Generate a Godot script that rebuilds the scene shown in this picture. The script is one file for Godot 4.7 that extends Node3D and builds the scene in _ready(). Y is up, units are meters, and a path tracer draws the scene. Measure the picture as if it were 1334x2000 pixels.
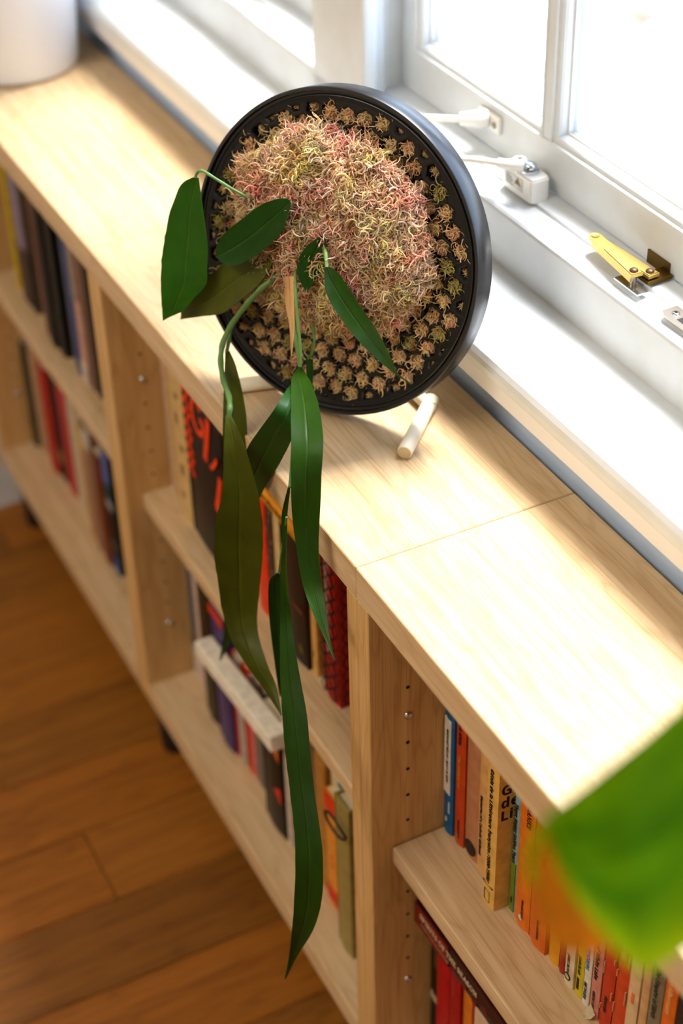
extends Node3D

const DECK := 0.74          # top of the bookcases above the floor
const PLANTER_AT := Vector3(-0.2, DECK, -0.066)
const DISC_AT := Vector3(-0.2201, 0.1462 + DECK, -0.0941)
const UNSEEN_LAMP_ENERGY := 3.9  # strength of the unseen ceiling lamp that lights the shelf fronts
const DISC_R := 0.140
var rng := RandomNumberGenerator.new()
var M := {}                 # materials by name
var taken := {}

# ------------------------------------------------------------------ helpers
func numbered(n: String) -> String:
	if not taken.has(n):
		taken[n] = 0
		return n
	taken[n] += 1
	return "%s_%03d" % [n, taken[n]]

func thing(called: String, label: String, category: String, at := Vector3.ZERO, group := "") -> Node3D:
	var o := Node3D.new()
	o.name = numbered(called)
	add_child(o)
	o.position = at
	o.set_meta("label", label)
	o.set_meta("category", category)
	if group != "":
		o.set_meta("group", group)
	return o

func part(called: String, mesh: Mesh, mat: Material, parent: Node, at := Vector3.ZERO, label := "") -> MeshInstance3D:
	var o := MeshInstance3D.new()
	o.name = called
	o.mesh = mesh
	o.material_override = mat
	o.position = at
	parent.add_child(o, true)
	if label != "":
		o.set_meta("label", label)
	return o

func struct(called: String, mesh: Mesh, mat: Material, label := "") -> MeshInstance3D:
	var o := part(called, mesh, mat, self, Vector3.ZERO, label)
	o.set_meta("kind", "structure")
	return o

func st_new(smooth := false) -> SurfaceTool:
	var st := SurfaceTool.new()
	st.begin(Mesh.PRIMITIVE_TRIANGLES)
	st.set_smooth_group(0 if smooth else -1)
	return st

func done(st: SurfaceTool) -> ArrayMesh:
	st.generate_normals()
	return st.commit()

# a polygon whose face looks along «out»
func face(st: SurfaceTool, p: Array, out: Vector3) -> void:
	var nrm := Vector3.ZERO
	for i in range(1, p.size() - 1):
		nrm += (p[0] - p[i + 1]).cross(p[0] - p[i])
	for i in range(1, p.size() - 1):
		if nrm.dot(out) >= 0.0:
			st.add_vertex(p[0]); st.add_vertex(p[i]); st.add_vertex(p[i + 1])
		else:
			st.add_vertex(p[0]); st.add_vertex(p[i + 1]); st.add_vertex(p[i])

# box with chamfered edges, between two corners
func add_box(st: SurfaceTool, lo: Vector3, hi: Vector3, b := 0.0015) -> void:
	var c := (lo + hi) / 2.0
	var h := (hi - lo) / 2.0
	b = minf(b, minf(h.x, minf(h.y, h.z)) * 0.6)
	if b <= 0.0:
		b = 0.00005
	for ax in 3:
		var u := (ax + 1) % 3
		var w := (ax + 2) % 3
		for s in [-1.0, 1.0]:
			var q := []
			for k in [[-1.0, -1.0], [1.0, -1.0], [1.0, 1.0], [-1.0, 1.0]]:
				var v := Vector3.ZERO
				v[ax] = s * h[ax]; v[u] = k[0] * (h[u] - b); v[w] = k[1] * (h[w] - b)
				q.append(c + v)
			var o := Vector3.ZERO
			o[ax] = s
			face(st, q, o)
		for su in [-1.0, 1.0]:
			for sw in [-1.0, 1.0]:
				var q := []
				for e in [-1.0, 1.0]:
					var v1 := Vector3.ZERO
					v1[ax] = e * (h[ax] - b); v1[u] = su * h[u]; v1[w] = sw * (h[w] - b)
					var v2 := v1
					v2[u] = su * (h[u] - b); v2[w] = sw * h[w]
					if e < 0: q.append(c + v1); q.append(c + v2)
					else: q.append(c + v2); q.append(c + v1)
				var o := Vector3.ZERO
				o[u] = su; o[w] = sw
				face(st, q, o)
	for sx in [-1.0, 1.0]:
		for sy in [-1.0, 1.0]:
			for sz in [-1.0, 1.0]:
				var s := Vector3(sx, sy, sz)
				face(st, [c + s * Vector3(h.x, h.y - b, h.z - b), c + s * Vector3(h.x - b, h.y, h.z - b), c + s * Vector3(h.x - b, h.y - b, h.z)], s)

func box(lo: Vector3, hi: Vector3, b := 0.0015) -> ArrayMesh:
	var st := st_new()
	add_box(st, lo, hi, b)
	return done(st)

# a closed outline in the plane across axis «ax», swept from a to b along it
func add_sweep(st: SurfaceTool, outline: PackedVector2Array, ax: int, a: float, b: float) -> void:
	var put := func(p: Vector2, t: float) -> Vector3:
		if ax == 0: return Vector3(t, p.y, p.x)
		if ax == 1: return Vector3(p.x, t, p.y)
		return Vector3(p.x, p.y, t)
	var n := outline.size()
	var area := 0.0
	for i in n:
		area += outline[i].cross(outline[(i + 1) % n])
	for i in n:
		var p := outline[i]
		var q := outline[(i + 1) % n]
		var e := (q - p).normalized()
		var o2 := Vector2(e.y, -e.x) * signf(area)
		var o3: Vector3 = put.call(o2, 0.0)
		face(st, [put.call(p, a), put.call(q, a), put.call(q, b), put.call(p, b)], o3)
	var tri := Geometry2D.triangulate_polygon(outline)
	var axis: Vector3 = put.call(Vector2.ZERO, 1.0)
	for i in range(0, tri.size(), 3):
		for t in [a, b]:
			face(st, [put.call(outline[tri[i]], t), put.call(outline[tri[i + 1]], t), put.call(outline[tri[i + 2]], t)], axis * (1.0 if (t == b) == (b > a) else -1.0))

func sweep(outline: Array, ax: int, a: float, b: float) -> ArrayMesh:
	var st := st_new()
	add_sweep(st, PackedVector2Array(outline), ax, a, b)
	return done(st)

# a round bar along points; radii may be one number or an array
func add_tube(st: SurfaceTool, pts: Array, radii, sides := 10, caps := true) -> void:
	var n := pts.size()
	var rings := []
	var up := Vector3.UP
	var side := Vector3.ZERO
	for i in n:
		var t: Vector3 = (pts[mini(i + 1, n - 1)] - pts[maxi(i - 1, 0)]).normalized()
		if side == Vector3.ZERO:
			if absf(t.dot(up)) > 0.9: up = Vector3.RIGHT
			side = t.cross(up).normalized()
		else:
			side = (side - t * side.dot(t)).normalized()
		var other := side.cross(t)
		var r: float = radii[i] if radii is Array else radii
		var ring := []
		for k in sides:
			var ang := TAU * k / sides
			ring.append(pts[i] + (side * cos(ang) + other * sin(ang)) * r)
		rings.append(ring)
	for i in n - 1:
		for k in sides:
			var k2 := (k + 1) % sides
			var mid: Vector3 = (rings[i][k] + rings[i][k2]) / 2.0 - pts[i]
			face(st, [rings[i][k], rings[i][k2], rings[i + 1][k2], rings[i + 1][k]], mid)
	if caps:
		st.set_smooth_group(-1)
		face(st, rings[0], pts[0] - pts[1])
		face(st, rings[n - 1], pts[n - 1] - pts[n - 2])
		st.set_smooth_group(0)

func tube(pts: Array, radii, sides := 10) -> ArrayMesh:
	var st := st_new(true)
	add_tube(st, pts, radii, sides)
	return done(st)

func spline(pts: Array, per := 5) -> Array:
	var out := []
	var n := pts.size()
	for i in n - 1:
		for k in per:
			out.append(pts[i].cubic_interpolate(pts[i + 1], pts[maxi(i - 1, 0)], pts[mini(i + 2, n - 1)], float(k) / per))
	out.append(pts[n - 1])
	return out

# (radius, height) profile turned round the axis «ax» (1: y, 2: z)
func add_lathe(st: SurfaceTool, prof: Array, ax := 1, sides := 48, flat_below := -1.0) -> void:
	for i in prof.size() - 1:
		var p: Vector2 = prof[i]
		var q: Vector2 = prof[i + 1]
		var d := q - p
		for k in sides:
			var c0 := TAU * k / sides
			var c1 := TAU * (k + 1) / sides
			var f := func(v: Vector2, c: float) -> Vector3:
				return Vector3(v.x * cos(c), v.y, v.x * sin(c)) if ax == 1 else Vector3(v.x * cos(c), v.x * sin(c), v.y)
			var out: Vector3 = f.call(Vector2(d.y, -d.x), (c0 + c1) / 2.0)
			if p.x < 0.00001: face(st, [f.call(p, c0), f.call(q, c0), f.call(q, c1)], out)
			elif q.x < 0.00001: face(st, [f.call(p, c0), f.call(q, c0), f.call(p, c1)], out)
			else: face(st, [f.call(p, c0), f.call(p, c1), f.call(q, c1), f.call(q, c0)], out)

# each stretch between two None-free runs is smooth; runs meet at hard edges
func lathe(runs: Array, ax := 1, sides := 48) -> ArrayMesh:
	var st := st_new(true)
	for i in runs.size():
		st.set_smooth_group(i)
		add_lathe(st, runs[i], ax, sides)
	return done(st)

# ------------------------------------------------------------------ materials
func mat(called: String, col: Color, rough := 0.6, metal := 0.0, spec := 0.5) -> StandardMaterial3D:
	var m := StandardMaterial3D.new()
	m.resource_name = called
	m.albedo_color = col
	m.roughness = rough
	m.metallic = metal
	m.metallic_specular = spec
	M[called] = m
	return m

# grain runs along the picture's u; tiles both ways
func grain_image(w: int, h: int, light: Color, dark: Color, sd: int, rings: int, contrast: float) -> Image:
	var fine := FastNoiseLite.new(); fine.seed = sd; fine.frequency = 0.16; fine.fractal_octaves = 3
	var a := fine.get_seamless_image(w / 16, h); a.convert(Image.FORMAT_RF); a.resize(w, h, Image.INTERPOLATE_CUBIC)
	var warp := FastNoiseLite.new(); warp.seed = sd + 7; warp.frequency = 0.012; warp.fractal_octaves = 2
	var b := warp.get_seamless_image(w / 2, h); b.convert(Image.FORMAT_RF); b.resize(w, h, Image.INTERPOLATE_CUBIC)
	var tone := FastNoiseLite.new(); tone.seed = sd + 13; tone.frequency = 0.02; tone.fractal_octaves = 2
	var c := tone.get_seamless_image(w / 12, h); c.convert(Image.FORMAT_RF); c.resize(w, h, Image.INTERPOLATE_CUBIC)
	var im := Image.create(w, h, false, Image.FORMAT_RGB8)
	for y in h:
		for x in w:
			var f := a.get_pixel(x, y).r
			var r := 0.5 + 0.5 * sin(TAU * (rings * float(y) / h + 3.2 * b.get_pixel(x, y).r))
			r = pow(r, 4.0)
			var pore := smoothstep(0.42, 0.22, f)
			var k := clampf(0.22 * contrast + contrast * (0.5 * pore + 0.35 * r * (0.4 + f) + 0.55 * (c.get_pixel(x, y).r - 0.5)), 0.0, 1.0)
			im.set_pixel(x, y, light.lerp(dark, k))
	return im

func wood(called: String, im: Image, scale: Vector3, rough: float, offset := Vector3.ZERO) -> StandardMaterial3D:
	var m := mat(called, Color.WHITE, rough, 0.0, 0.4)
	m.albedo_texture = ImageTexture.create_from_image(im)
	m.uv1_triplanar = true
	m.uv1_triplanar_sharpness = 8.0
	m.uv1_scale = scale
	m.uv1_offset = offset
	return m

func turned(im: Image) -> Image:
	var r: Image = im.duplicate()
	r.rotate_90(CLOCKWISE)
	return r

func speckle_tex(sd: int, lo: Color, hi: Color, freq: float) -> ImageTexture:
	var nz := FastNoiseLite.new(); nz.seed = sd; nz.frequency = freq; nz.fractal_octaves = 4
	var im := nz.get_seamless_image(256, 256)
	var out := Image.create(256, 256, false, Image.FORMAT_RGB8)
	for y in 256:
		for x in 256:
			out.set_pixel(x, y, lo.lerp(hi, im.get_pixel(x, y).r))
	return ImageTexture.create_from_image(out)

func make_materials() -> void:
	var oak := grain_image(512, 768, Color(0.84, 0.73, 0.57), Color(0.59, 0.445, 0.265), 3, 7, 0.5)
	var oak_up_shaded := turned(grain_image(512, 768, Color(0.84, 0.69, 0.46), Color(0.60, 0.42, 0.20), 3, 7, 0.55))  # same veneer, browner: warm shade inside the cases put into its colour
	wood("oak_along", oak, Vector3(1.3, 3.4, 3.4), 0.42)
	wood("oak_along_b", oak, Vector3(1.3, 3.4, 3.4), 0.42, Vector3(0.37, 0.21, 0.63))
	wood("oak_along_c", oak, Vector3(1.3, 3.4, 3.4), 0.42, Vector3(0.71, 0.55, 0.31))
	wood("oak_up_shaded", oak_up_shaded, Vector3(3.4, 1.3, 3.4), 0.45)
	wood("oak_up_shaded_b", oak_up_shaded, Vector3(3.4, 1.3, 3.4), 0.45, Vector3(0.4, 0.3, 0.7))
	var floor_im := turned(grain_image(512, 512, Color(0.62, 0.40, 0.12), Color(0.36, 0.20, 0.045), 21, 4, 0.6))
	for i in 4:
		var m := wood("floor_board_%d" % i, floor_im, Vector3(4.0, 4.0, 0.9), 0.45, Vector3(0.27 * i, 0.4 * i, 0.31 * i))
		m.albedo_color = [Color(1.0, 0.97, 0.9), Color(0.86, 0.84, 0.76), Color(1.0, 0.94, 0.82), Color(0.92, 0.9, 0.86)][i]
	mat("white_paint", Color(0.86, 0.88, 0.89), 0.42)
	M.white_paint.albedo_texture = speckle_tex(5, Color(0.95, 0.945, 0.93), Color(1, 1, 1), 0.02)
	M.white_paint.uv1_triplanar = true
	M.white_paint.uv1_scale = Vector3(3, 3, 3)
	mat("cream_paint", Color(0.90, 0.895, 0.89), 0.5)
	mat("wall_paint", Color(0.88, 0.84, 0.76), 0.9)
	mat("wall_blue", Color(0.76, 0.84, 0.95), 0.85)
	mat("ceiling_paint", Color(0.93, 0.92, 0.9), 0.9)
	mat("putty", Color(0.80, 0.70, 0.56), 0.8)
	mat("crack", Color(0.45, 0.42, 0.37), 0.9)
	var gl := mat("glass", Color(1, 1, 1, 0.04), 0.02)
	gl.transparency = BaseMaterial3D.TRANSPARENCY_ALPHA
	mat("black_plastic", Color(0.05, 0.054, 0.064), 0.32, 0.0, 0.55)
	mat("grid_plastic", Color(0.045, 0.047, 0.05), 0.38, 0.0, 0.4)
	mat("dark_soil", Color(0.30, 0.23, 0.13), 0.95)
	mat("moss_core", Color(0.70, 0.54, 0.36), 0.95)
	var ms := mat("moss", Color.WHITE, 0.75, 0.0, 0.25)
	ms.vertex_color_use_as_albedo = true
	ms.vertex_color_is_srgb = true
	ms.backlight_enabled = true
	ms.backlight = Color(0.9, 0.85, 0.75)
	mat("dowel", Color(0.90, 0.86, 0.76), 0.5)
	mat("dowel_end", Color(0.80, 0.72, 0.55), 0.7)
	mat("pot_white", Color(0.91, 0.925, 0.95), 0.45)
	var lg := mat("unseen_lamp_glow", Color(1, 0.9, 0.75), 0.6)  # glow of the unseen ceiling lamp
	lg.emission_enabled = true
	lg.emission = Color(1.0, 0.86, 0.66)
	lg.emission_energy_multiplier = 0.8
	mat("soil", Color(0.12, 0.08, 0.05), 0.95)
	mat("terracotta", Color(0.86, 0.84, 0.8), 0.5)
	leaf_mat("leaf_bright", Color(0.16, 0.33, 0.03), 0.48, Color(0.14, 0.2, 0.01))
	leaf_mat("leaf_deep", Color(0.12, 0.26, 0.08), 0.44, Color(0.04, 0.08, 0.02))
	leaf_mat("leaf_green", Color(0.14, 0.25, 0.03), 0.45, Color(0.05, 0.08, 0.01))
	leaf_mat("leaf_olive", Color(0.27, 0.29, 0.06), 0.48, Color(0.08, 0.08, 0.01))
	leaf_mat("house_leaf", Color(0.42, 0.60, 0.0), 0.7, Color(0.5, 0.7, 0.0))
	leaf_mat("house_leaf_yellow", Color(0.62, 0.66, 0.06), 0.5, Color(0.6, 0.6, 0.1))
	leaf_mat("withered", Color(0.88, 0.56, 0.12), 0.8, Color(0.8, 0.55, 0.15))
	leaf_mat("dry_sheath", Color(0.86, 0.68, 0.46), 0.8, Color(0.4, 0.3, 0.2))
	mat("stem_green", Color(0.33, 0.47, 0.22), 0.45)
	mat("stem_pale", Color(0.42, 0.58, 0.30), 0.45)
	mat("plastic_white", Color(0.92, 0.91, 0.88), 0.35)
	mat("cable_white", Color(0.93, 0.91, 0.85), 0.4)
	mat("chrome", Color(0.8, 0.82, 0.84), 0.18, 1.0)
	mat("steel", Color(0.62, 0.58, 0.52), 0.35, 1.0)
	mat("brass", Color(0.78, 0.67, 0.38), 0.38, 1.0)
	mat("brass_dark", Color(0.42, 0.32, 0.12), 0.45, 1.0)
	mat("rivet", Color(0.36, 0.27, 0.2), 0.5, 0.7)
	mat("black", Color(0.02, 0.018, 0.016), 0.5)
	mat("foot_black", Color(0.03, 0.03, 0.032), 0.5)
	mat("hole", Color(0.05, 0.03, 0.015), 0.9)
	mat("pages", Color(0.86, 0.80, 0.66), 0.9)
	M.pages.albedo_texture = speckle_tex(9, Color(0.86, 0.84, 0.8), Color(1, 1, 1), 0.05)
	M.pages.uv1_triplanar = true
	M.pages.uv1_scale = Vector3(60, 3, 3)

func leaf_mat(called: String, col: Color, rough: float, back: Color) -> void:
	var m := mat(called, Color.WHITE, rough, 0.0, 0.3)
	m.vertex_color_use_as_albedo = true
	m.vertex_color_is_srgb = true
	m.backlight_enabled = true
	m.backlight = back
	if called.begins_with("house"): m.metallic_specular = 0.12
	m.set_meta("tint", col)

var book_mats := {}
func paper(c: Color, rough := 0.55) -> StandardMaterial3D:
	var key := c.to_html() + str(rough)
	if not book_mats.has(key):
		var m := StandardMaterial3D.new()
		m.resource_name = "book_cover_" + str(book_mats.size())
		m.albedo_color = c
		m.roughness = rough
		m.metallic_specular = 0.4
		m.albedo_texture = M.wear
		m.uv1_triplanar = true
		m.uv1_scale = Vector3(9, 9, 9)
		book_mats[key] = m
	return book_mats[key]

# ------------------------------------------------------------------ plants
func add_leaf(owner_node: Node3D, called: String, mids: Array, halves: Array, cup: float, mname: String, label: String) -> void:
	var m := spline(mids, 4)
	var h := spline(halves, 4)
	var tint: Color = M[mname].get_meta("tint")
	var rib := tint.lerp(Color(0.45, 0.55, 0.2), 0.42)
	var across := [-1.0, -0.72, -0.4, -0.13, -0.035, 0.0, 0.035, 0.13, 0.4, 0.72, 1.0]
	var nz := FastNoiseLite.new()
	nz.seed = hash(mname) % 1000 + mids.size()
	nz.frequency = 60.0
	var wave := FastNoiseLite.new()
	wave.seed = 4 + mids.size(); wave.frequency = 28.0
	var n := m.size()
	var top := []
	var under := []
	var cols := []
	for i in n:
		var t: Vector3 = (m[mini(i + 1, n - 1)] - m[maxi(i - 1, 0)]).normalized()
		var w: float = h[i].length()
		var nrm: Vector3 = h[i].normalized().cross(t) if w > 0.00001 else Vector3.BACK
		nrm = nrm.normalized()
		if nrm.dot(Vector3(0.716, 0.6, 0.35)) < 0.0: nrm = -nrm
		var r1 := []
		var r2 := []
		var rc := []
		for a in across:
			var bend: float = cup * w * (a * a - 0.35) - (0.0007 if absf(a) < 0.02 else 0.0)
			var wig := 0.0
			if absf(a) > 0.9: wig = 0.0012 * wave.get_noise_2d(i * 0.4, a * 3.0)
			var p: Vector3 = m[i] + h[i] * a * (1.0 + wig * 20.0) + nrm * (bend + wig)
			r1.append(p + nrm * 0.0003)
			r2.append(p - nrm * 0.0003)
			var v := nz.get_noise_2d(a * 0.02, i * 0.004) * 0.12
			var cc := rib if absf(a) < 0.02 else tint
			if mname == "house_leaf":
				cc = tint.lerp(Color(0.30, 0.49, 0.0), 0.5 + 0.5 * sin(a * 9.0 + i * 0.22))
				cc = cc.lerp(Color(0.78, 0.80, 0.05), clampf((absf(a) - 0.62) * 3.4, 0.0, 0.95) * (1.0 if a > 0.0 else 0.3))
			rc.append(Color(cc.r * (1.0 + v), cc.g * (1.0 + v), cc.b * (1.0 + v)))
		top.append(r1); under.append(r2); cols.append(rc)
	var st := st_new(true)
	var k := across.size()
	var quad := func(g: Array, i: int, j: int, flip: bool) -> void:
		var idx := [[i, j], [i + 1, j], [i + 1, j + 1], [i, j], [i + 1, j + 1], [i, j + 1]]
		var a: Vector3 = g[i][j]
		var up: Vector3 = (top[i][j] - under[i][j]) * (-1.0 if flip else 1.0)
		var b: Vector3 = g[i + 1][j]
		var c: Vector3 = g[i + 1][j + 1]
		var fl: bool = (a - c).cross(a - b).dot(up) < 0.0
		for q in ([0, 2, 1, 3, 5, 4] if fl else [0, 1, 2, 3, 4, 5]):
			var e = idx[q]
			st.set_color(cols[e[0]][e[1]])
			st.add_vertex(g[e[0]][e[1]])
	for i in n - 1:
		for j in k - 1:
			st.set_smooth_group(0)
			quad.call(top, i, j, false)
			st.set_smooth_group(1)
			quad.call(under, i, j, true)
		st.set_smooth_group(2)
		for j in [0, k - 1]:
			st.set_color(tint.lerp(Color(0.5, 0.6, 0.25), 0.3))
			face(st, [top[i][j], top[i + 1][j], under[i + 1][j], under[i][j]], top[i][j] - m[i])
	part(called, done(st), M[mname], owner_node, Vector3.ZERO, label)

func add_stem(owner_node: Node3D, pts: Array, r: float, mname: String) -> void:
	var p := spline(pts, 5)
	var rr := []
	for i in p.size():
		rr.append(r * (1.0 + 0.12 * sin(i * 1.3) * (0.5 if p.size() < 20 else 1.0)))
	part("stem", tube(p, rr, 9), M[mname], owner_node)

# ------------------------------------------------------------------ moss planter
func disc_xf() -> Transform3D:
	var az := deg_to_rad(31.0)
	var el := deg_to_rad(14.0)
	var n := Vector3(sin(az) * cos(el), sin(el), cos(az) * cos(el))
	var e1 := Vector3.UP.cross(n).normalized()
	return Transform3D(Basis(e1, n.cross(e1), n), DISC_AT - PLANTER_AT)

func sprig_mesh(sd: int, strands: int, length: float, r: float, dark := 0.84) -> ArrayMesh:
	var g := RandomNumberGenerator.new()
	g.seed = sd
	var st := st_new(true)
	for s in strands:
		var dir := Vector3(g.randf_range(-1, 1), g.randf_range(-1, 1), g.randf_range(-0.15, 1.0)).normalized()
		var p := Vector3(g.randf_range(-1, 1), g.randf_range(-1, 1), g.randf_range(-0.6, 0.4)) * length * 0.35
		var curl := Vector3(g.randf_range(-1, 1), g.randf_range(-1, 1), g.randf_range(-1, 1)).normalized()
		var turn := g.randf_range(0.45, 1.05)
		var seg := length * g.randf_range(0.12, 0.2)
		var pts := []
		var rr := []
		var nseg := 9
		for i in nseg:
			pts.append(p)
			rr.append(r * (1.0 - 0.8 * pow(float(i) / (nseg - 1), 2.0)) * g.randf_range(0.75, 1.2))
			p += dir * seg
			dir = dir.rotated(curl, turn * g.randf_range(0.6, 1.4)).normalized()
		var tone := g.randf_range(dark, 1.12)
		st.set_color(Color(tone, tone * g.randf_range(0.94, 1.03), tone * g.randf_range(0.86, 1.04)))
		add_tube(st, pts, rr, 4, false)
	return done(st)

func moss_color(a: float, b: float, nz: FastNoiseLite, dim: float) -> Color:
	var v := nz.get_noise_2d(a, b) + rng.randf_range(-0.28, 0.28)
	var v2 := nz.get_noise_2d(a + 9.0, b - 4.0) + rng.randf_range(-0.2, 0.2)
	var c := Color(1.0, 0.93, 0.80)
	if v > 0.12: c = c.lerp(Color(1.0, 0.74, 0.66), clampf((v - 0.12) * 2.6, 0, 0.85))
	elif v < -0.16: c = c.lerp(Color(0.94, 0.91, 0.54), clampf((-v - 0.16) * 2.6, 0, 0.8))
	if v2 > 0.3: c = c.lerp(Color(0.84, 0.64, 0.42), 0.6)
	if v2 < -0.34: c = c.lerp(Color(0.92, 0.52, 0.50), 0.55)
	return Color(c.r * dim, c.g * dim, c.b * dim)

func tufts(called: String, parent: Node3D, xf: Transform3D, places: Array, meshes: Array) -> void:
	for k in meshes.size():
		var mine := []
		for i in range(k, places.size(), meshes.size()):
			mine.append(places[i])
		var mm := MultiMesh.new()
		mm.transform_format = MultiMesh.TRANSFORM_3D
		mm.use_colors = true
		mm.mesh = meshes[k]
		mm.instance_count = mine.size()
		for i in mine.size():
			mm.set_instance_transform(i, mine[i][0])
			mm.set_instance_color(i, mine[i][1])
		var o := MultiMeshInstance3D.new()
		o.name = called
		o.multimesh = mm
		o.material_override = M.moss
		o.transform = xf
		o.set_meta("kind", "stuff")
		parent.add_child(o, true)

func frame_to(dir: Vector3, spin: float, s: float) -> Basis:
	var z := dir.normalized()
	var x := z.cross(Vector3(0.3, 0.9, 0.2)).normalized()
	return Basis(x, z.cross(x), z).rotated(z, spin).scaled(Vector3.ONE * s)

func mound_height(a: float, b: float, nz: FastNoiseLite) -> float:
	var q := Vector2((a - 0.000) / 0.089, (b - 0.022) / 0.084)
	var ang := q.angle()
	var rho := q.length() / (1.0 + 0.10 * nz.get_noise_2d(cos(ang) * 1.2, sin(ang) * 1.2) + 0.05 * cos(2.0 * ang + 0.9))
	if rho >= 1.0: return -1.0
	return 0.040 * pow(1.0 - rho * rho, 0.55) * (1.0 + 0.25 * nz.get_noise_2d(a * 40.0, b * 40.0))

func make_planter() -> void:
	rng.seed = 77
	var t := thing("moss_planter", "round black honeycomb planter packed with sphagnum moss, leaning on white dowels", "planter", PLANTER_AT)
	var xf := disc_xf()
	var R := DISC_R
	var rim := part("rim", lathe([
		[Vector2(R - 0.001, -0.025), Vector2(R, -0.024), Vector2(R, -0.0008), Vector2(R - 0.0008, 0.0)],
		[Vector2(R - 0.0008, 0.0), Vector2(R - 0.0032, 0.0)],
		[Vector2(R - 0.0032, 0.0), Vector2(R - 0.0038, -0.004)],
		[Vector2(R - 0.0038, -0.004), Vector2(R - 0.006, -0.0042)],
		[Vector2(R - 0.006, -0.0042), Vector2(R - 0.0064, -0.0026), Vector2(R - 0.0075, -0.0022)],
		[Vector2(R - 0.0075, -0.0022), Vector2(R - 0.0085, -0.006), Vector2(R - 0.0085, -0.02)],
		[Vector2(R - 0.0085, -0.025), Vector2(R - 0.001, -0.025)]], 2, 128), M.black_plastic, t)
	rim.transform = xf
	var back := part("back_plate", lathe([[Vector2(0.0, -0.0125), Vector2(R - 0.007, -0.0125)].map(func(v): return v), [Vector2(R - 0.007, -0.022), Vector2(0.0, -0.022)]], 2, 64), M.dark_soil, t)
	back.transform = xf
	# honeycomb
	var st := st_new()
	var pitch := 0.0168
	var ri := R - 0.0112
	var circle := PackedVector2Array()
	for k in 96:
		circle.append(Vector2(cos(TAU * k / 96.0), sin(TAU * k / 96.0)) * ri)
	var cells := []
	for j in range(-11, 12):
		for i in range(-10, 11):
			var c := Vector2((i + (0.5 if posmod(j, 2) == 1 else 0.0)) * pitch - 0.001, j * pitch * 0.866 + 0.001)
			if c.length() > ri + pitch * 0.5: continue
			var hexa := PackedVector2Array()
			for k in 6:
				var an := deg_to_rad(30.0 + 60.0 * k)
				hexa.append(c + Vector2(cos(an), sin(an)) * pitch / sqrt(3.0))
			var polys := Geometry2D.intersect_polygons(hexa, circle)
			if polys.is_empty(): continue
			var poly: PackedVector2Array = polys[0]
			var mid := Vector2.ZERO
			for p in poly: mid += p
			mid /= poly.size()
			var inr := 1.0
			for k in poly.size():
				inr = minf(inr, mid.distance_to(Geometry2D.get_closest_point_to_segment(mid, poly[k], poly[(k + 1) % poly.size()])))
			var np := poly.size()
			var s := 1.0 - 0.00165 / maxf(inr, 0.0001)
			if inr < 0.0022 or s < 0.2:
				for k in range(1, np - 1):
					face(st, [Vector3(poly[0].x, poly[0].y, -0.0036), Vector3(poly[k].x, poly[k].y, -0.0036), Vector3(poly[k + 1].x, poly[k + 1].y, -0.0036)], Vector3.BACK)
				continue
			cells.append([mid, inr])
			for k in np:
				var p := poly[k]
				var q := poly[(k + 1) % np]
				var p2 := mid + (p - mid) * s
				var q2 := mid + (q - mid) * s
				var p1 := mid + (p - mid) * (s + (1.0 - s) * 0.35)
				var q1 := mid + (q - mid) * (s + (1.0 - s) * 0.35)
				var nr := Vector3(mid.x - (p.x + q.x) / 2.0, mid.y - (p.y + q.y) / 2.0, 0)
				face(st, [Vector3(p.x, p.y, -0.0032), Vector3(q.x, q.y, -0.0032), Vector3(q1.x, q1.y, -0.0034), Vector3(p1.x, p1.y, -0.0034)], Vector3.BACK)
				face(st, [Vector3(p1.x, p1.y, -0.0034), Vector3(q1.x, q1.y, -0.0034), Vector3(q2.x, q2.y, -0.0046), Vector3(p2.x, p2.y, -0.0046)], Vector3.BACK + nr * 100.0)
				face(st, [Vector3(p2.x, p2.y, -0.0046), Vector3(q2.x, q2.y, -0.0046), Vector3(q2.x, q2.y, -0.012), Vector3(p2.x, p2.y, -0.012)], nr)
	for k in 96:
		var c0 := circle[k]
		var c1 := circle[(k + 1) % 96]
		var o0 := c0 * ((R - 0.0075) / ri)
		var o1 := c1 * ((R - 0.0075) / ri)
		face(st, [Vector3(c0.x, c0.y, -0.0032), Vector3(c1.x, c1.y, -0.0032), Vector3(o1.x, o1.y, -0.0028), Vector3(o0.x, o0.y, -0.0028)], Vector3.BACK)
	part("honeycomb_grid", done(st), M.grid_plastic, t).transform = xf
	# moss
	var nz := FastNoiseLite.new(); nz.seed = 12; nz.frequency = 0.9
	var cn := FastNoiseLite.new(); cn.seed = 31; cn.frequency = 26.0
	var core := st_new(true)
	var N := 40
	for i in N:
		for j in N:
			var q := []
			var ok := true
			for d in [[0, 0], [1, 0], [1, 1], [0, 1]]:
				var a: float = -0.12 + 0.24 * (i + d[0]) / N
				var b: float = -0.10 + 0.24 * (j + d[1]) / N
				var h := mound_height(a, b, nz)
				if h < 0.0: h = -0.006
				q.append(Vector3(a, b, h - 0.006))
			if q.all(func(v): return v.z < -0.0115): ok = false
			if ok: face(core, q, Vector3.BACK)
	part("moss_core", done(core), M.moss_core, t).transform = xf
	var big := []
	for k in 10: big.append(sprig_mesh(100 + k, 12, 0.0135, 0.00082))
	var places := []
	var tries := 0
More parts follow.
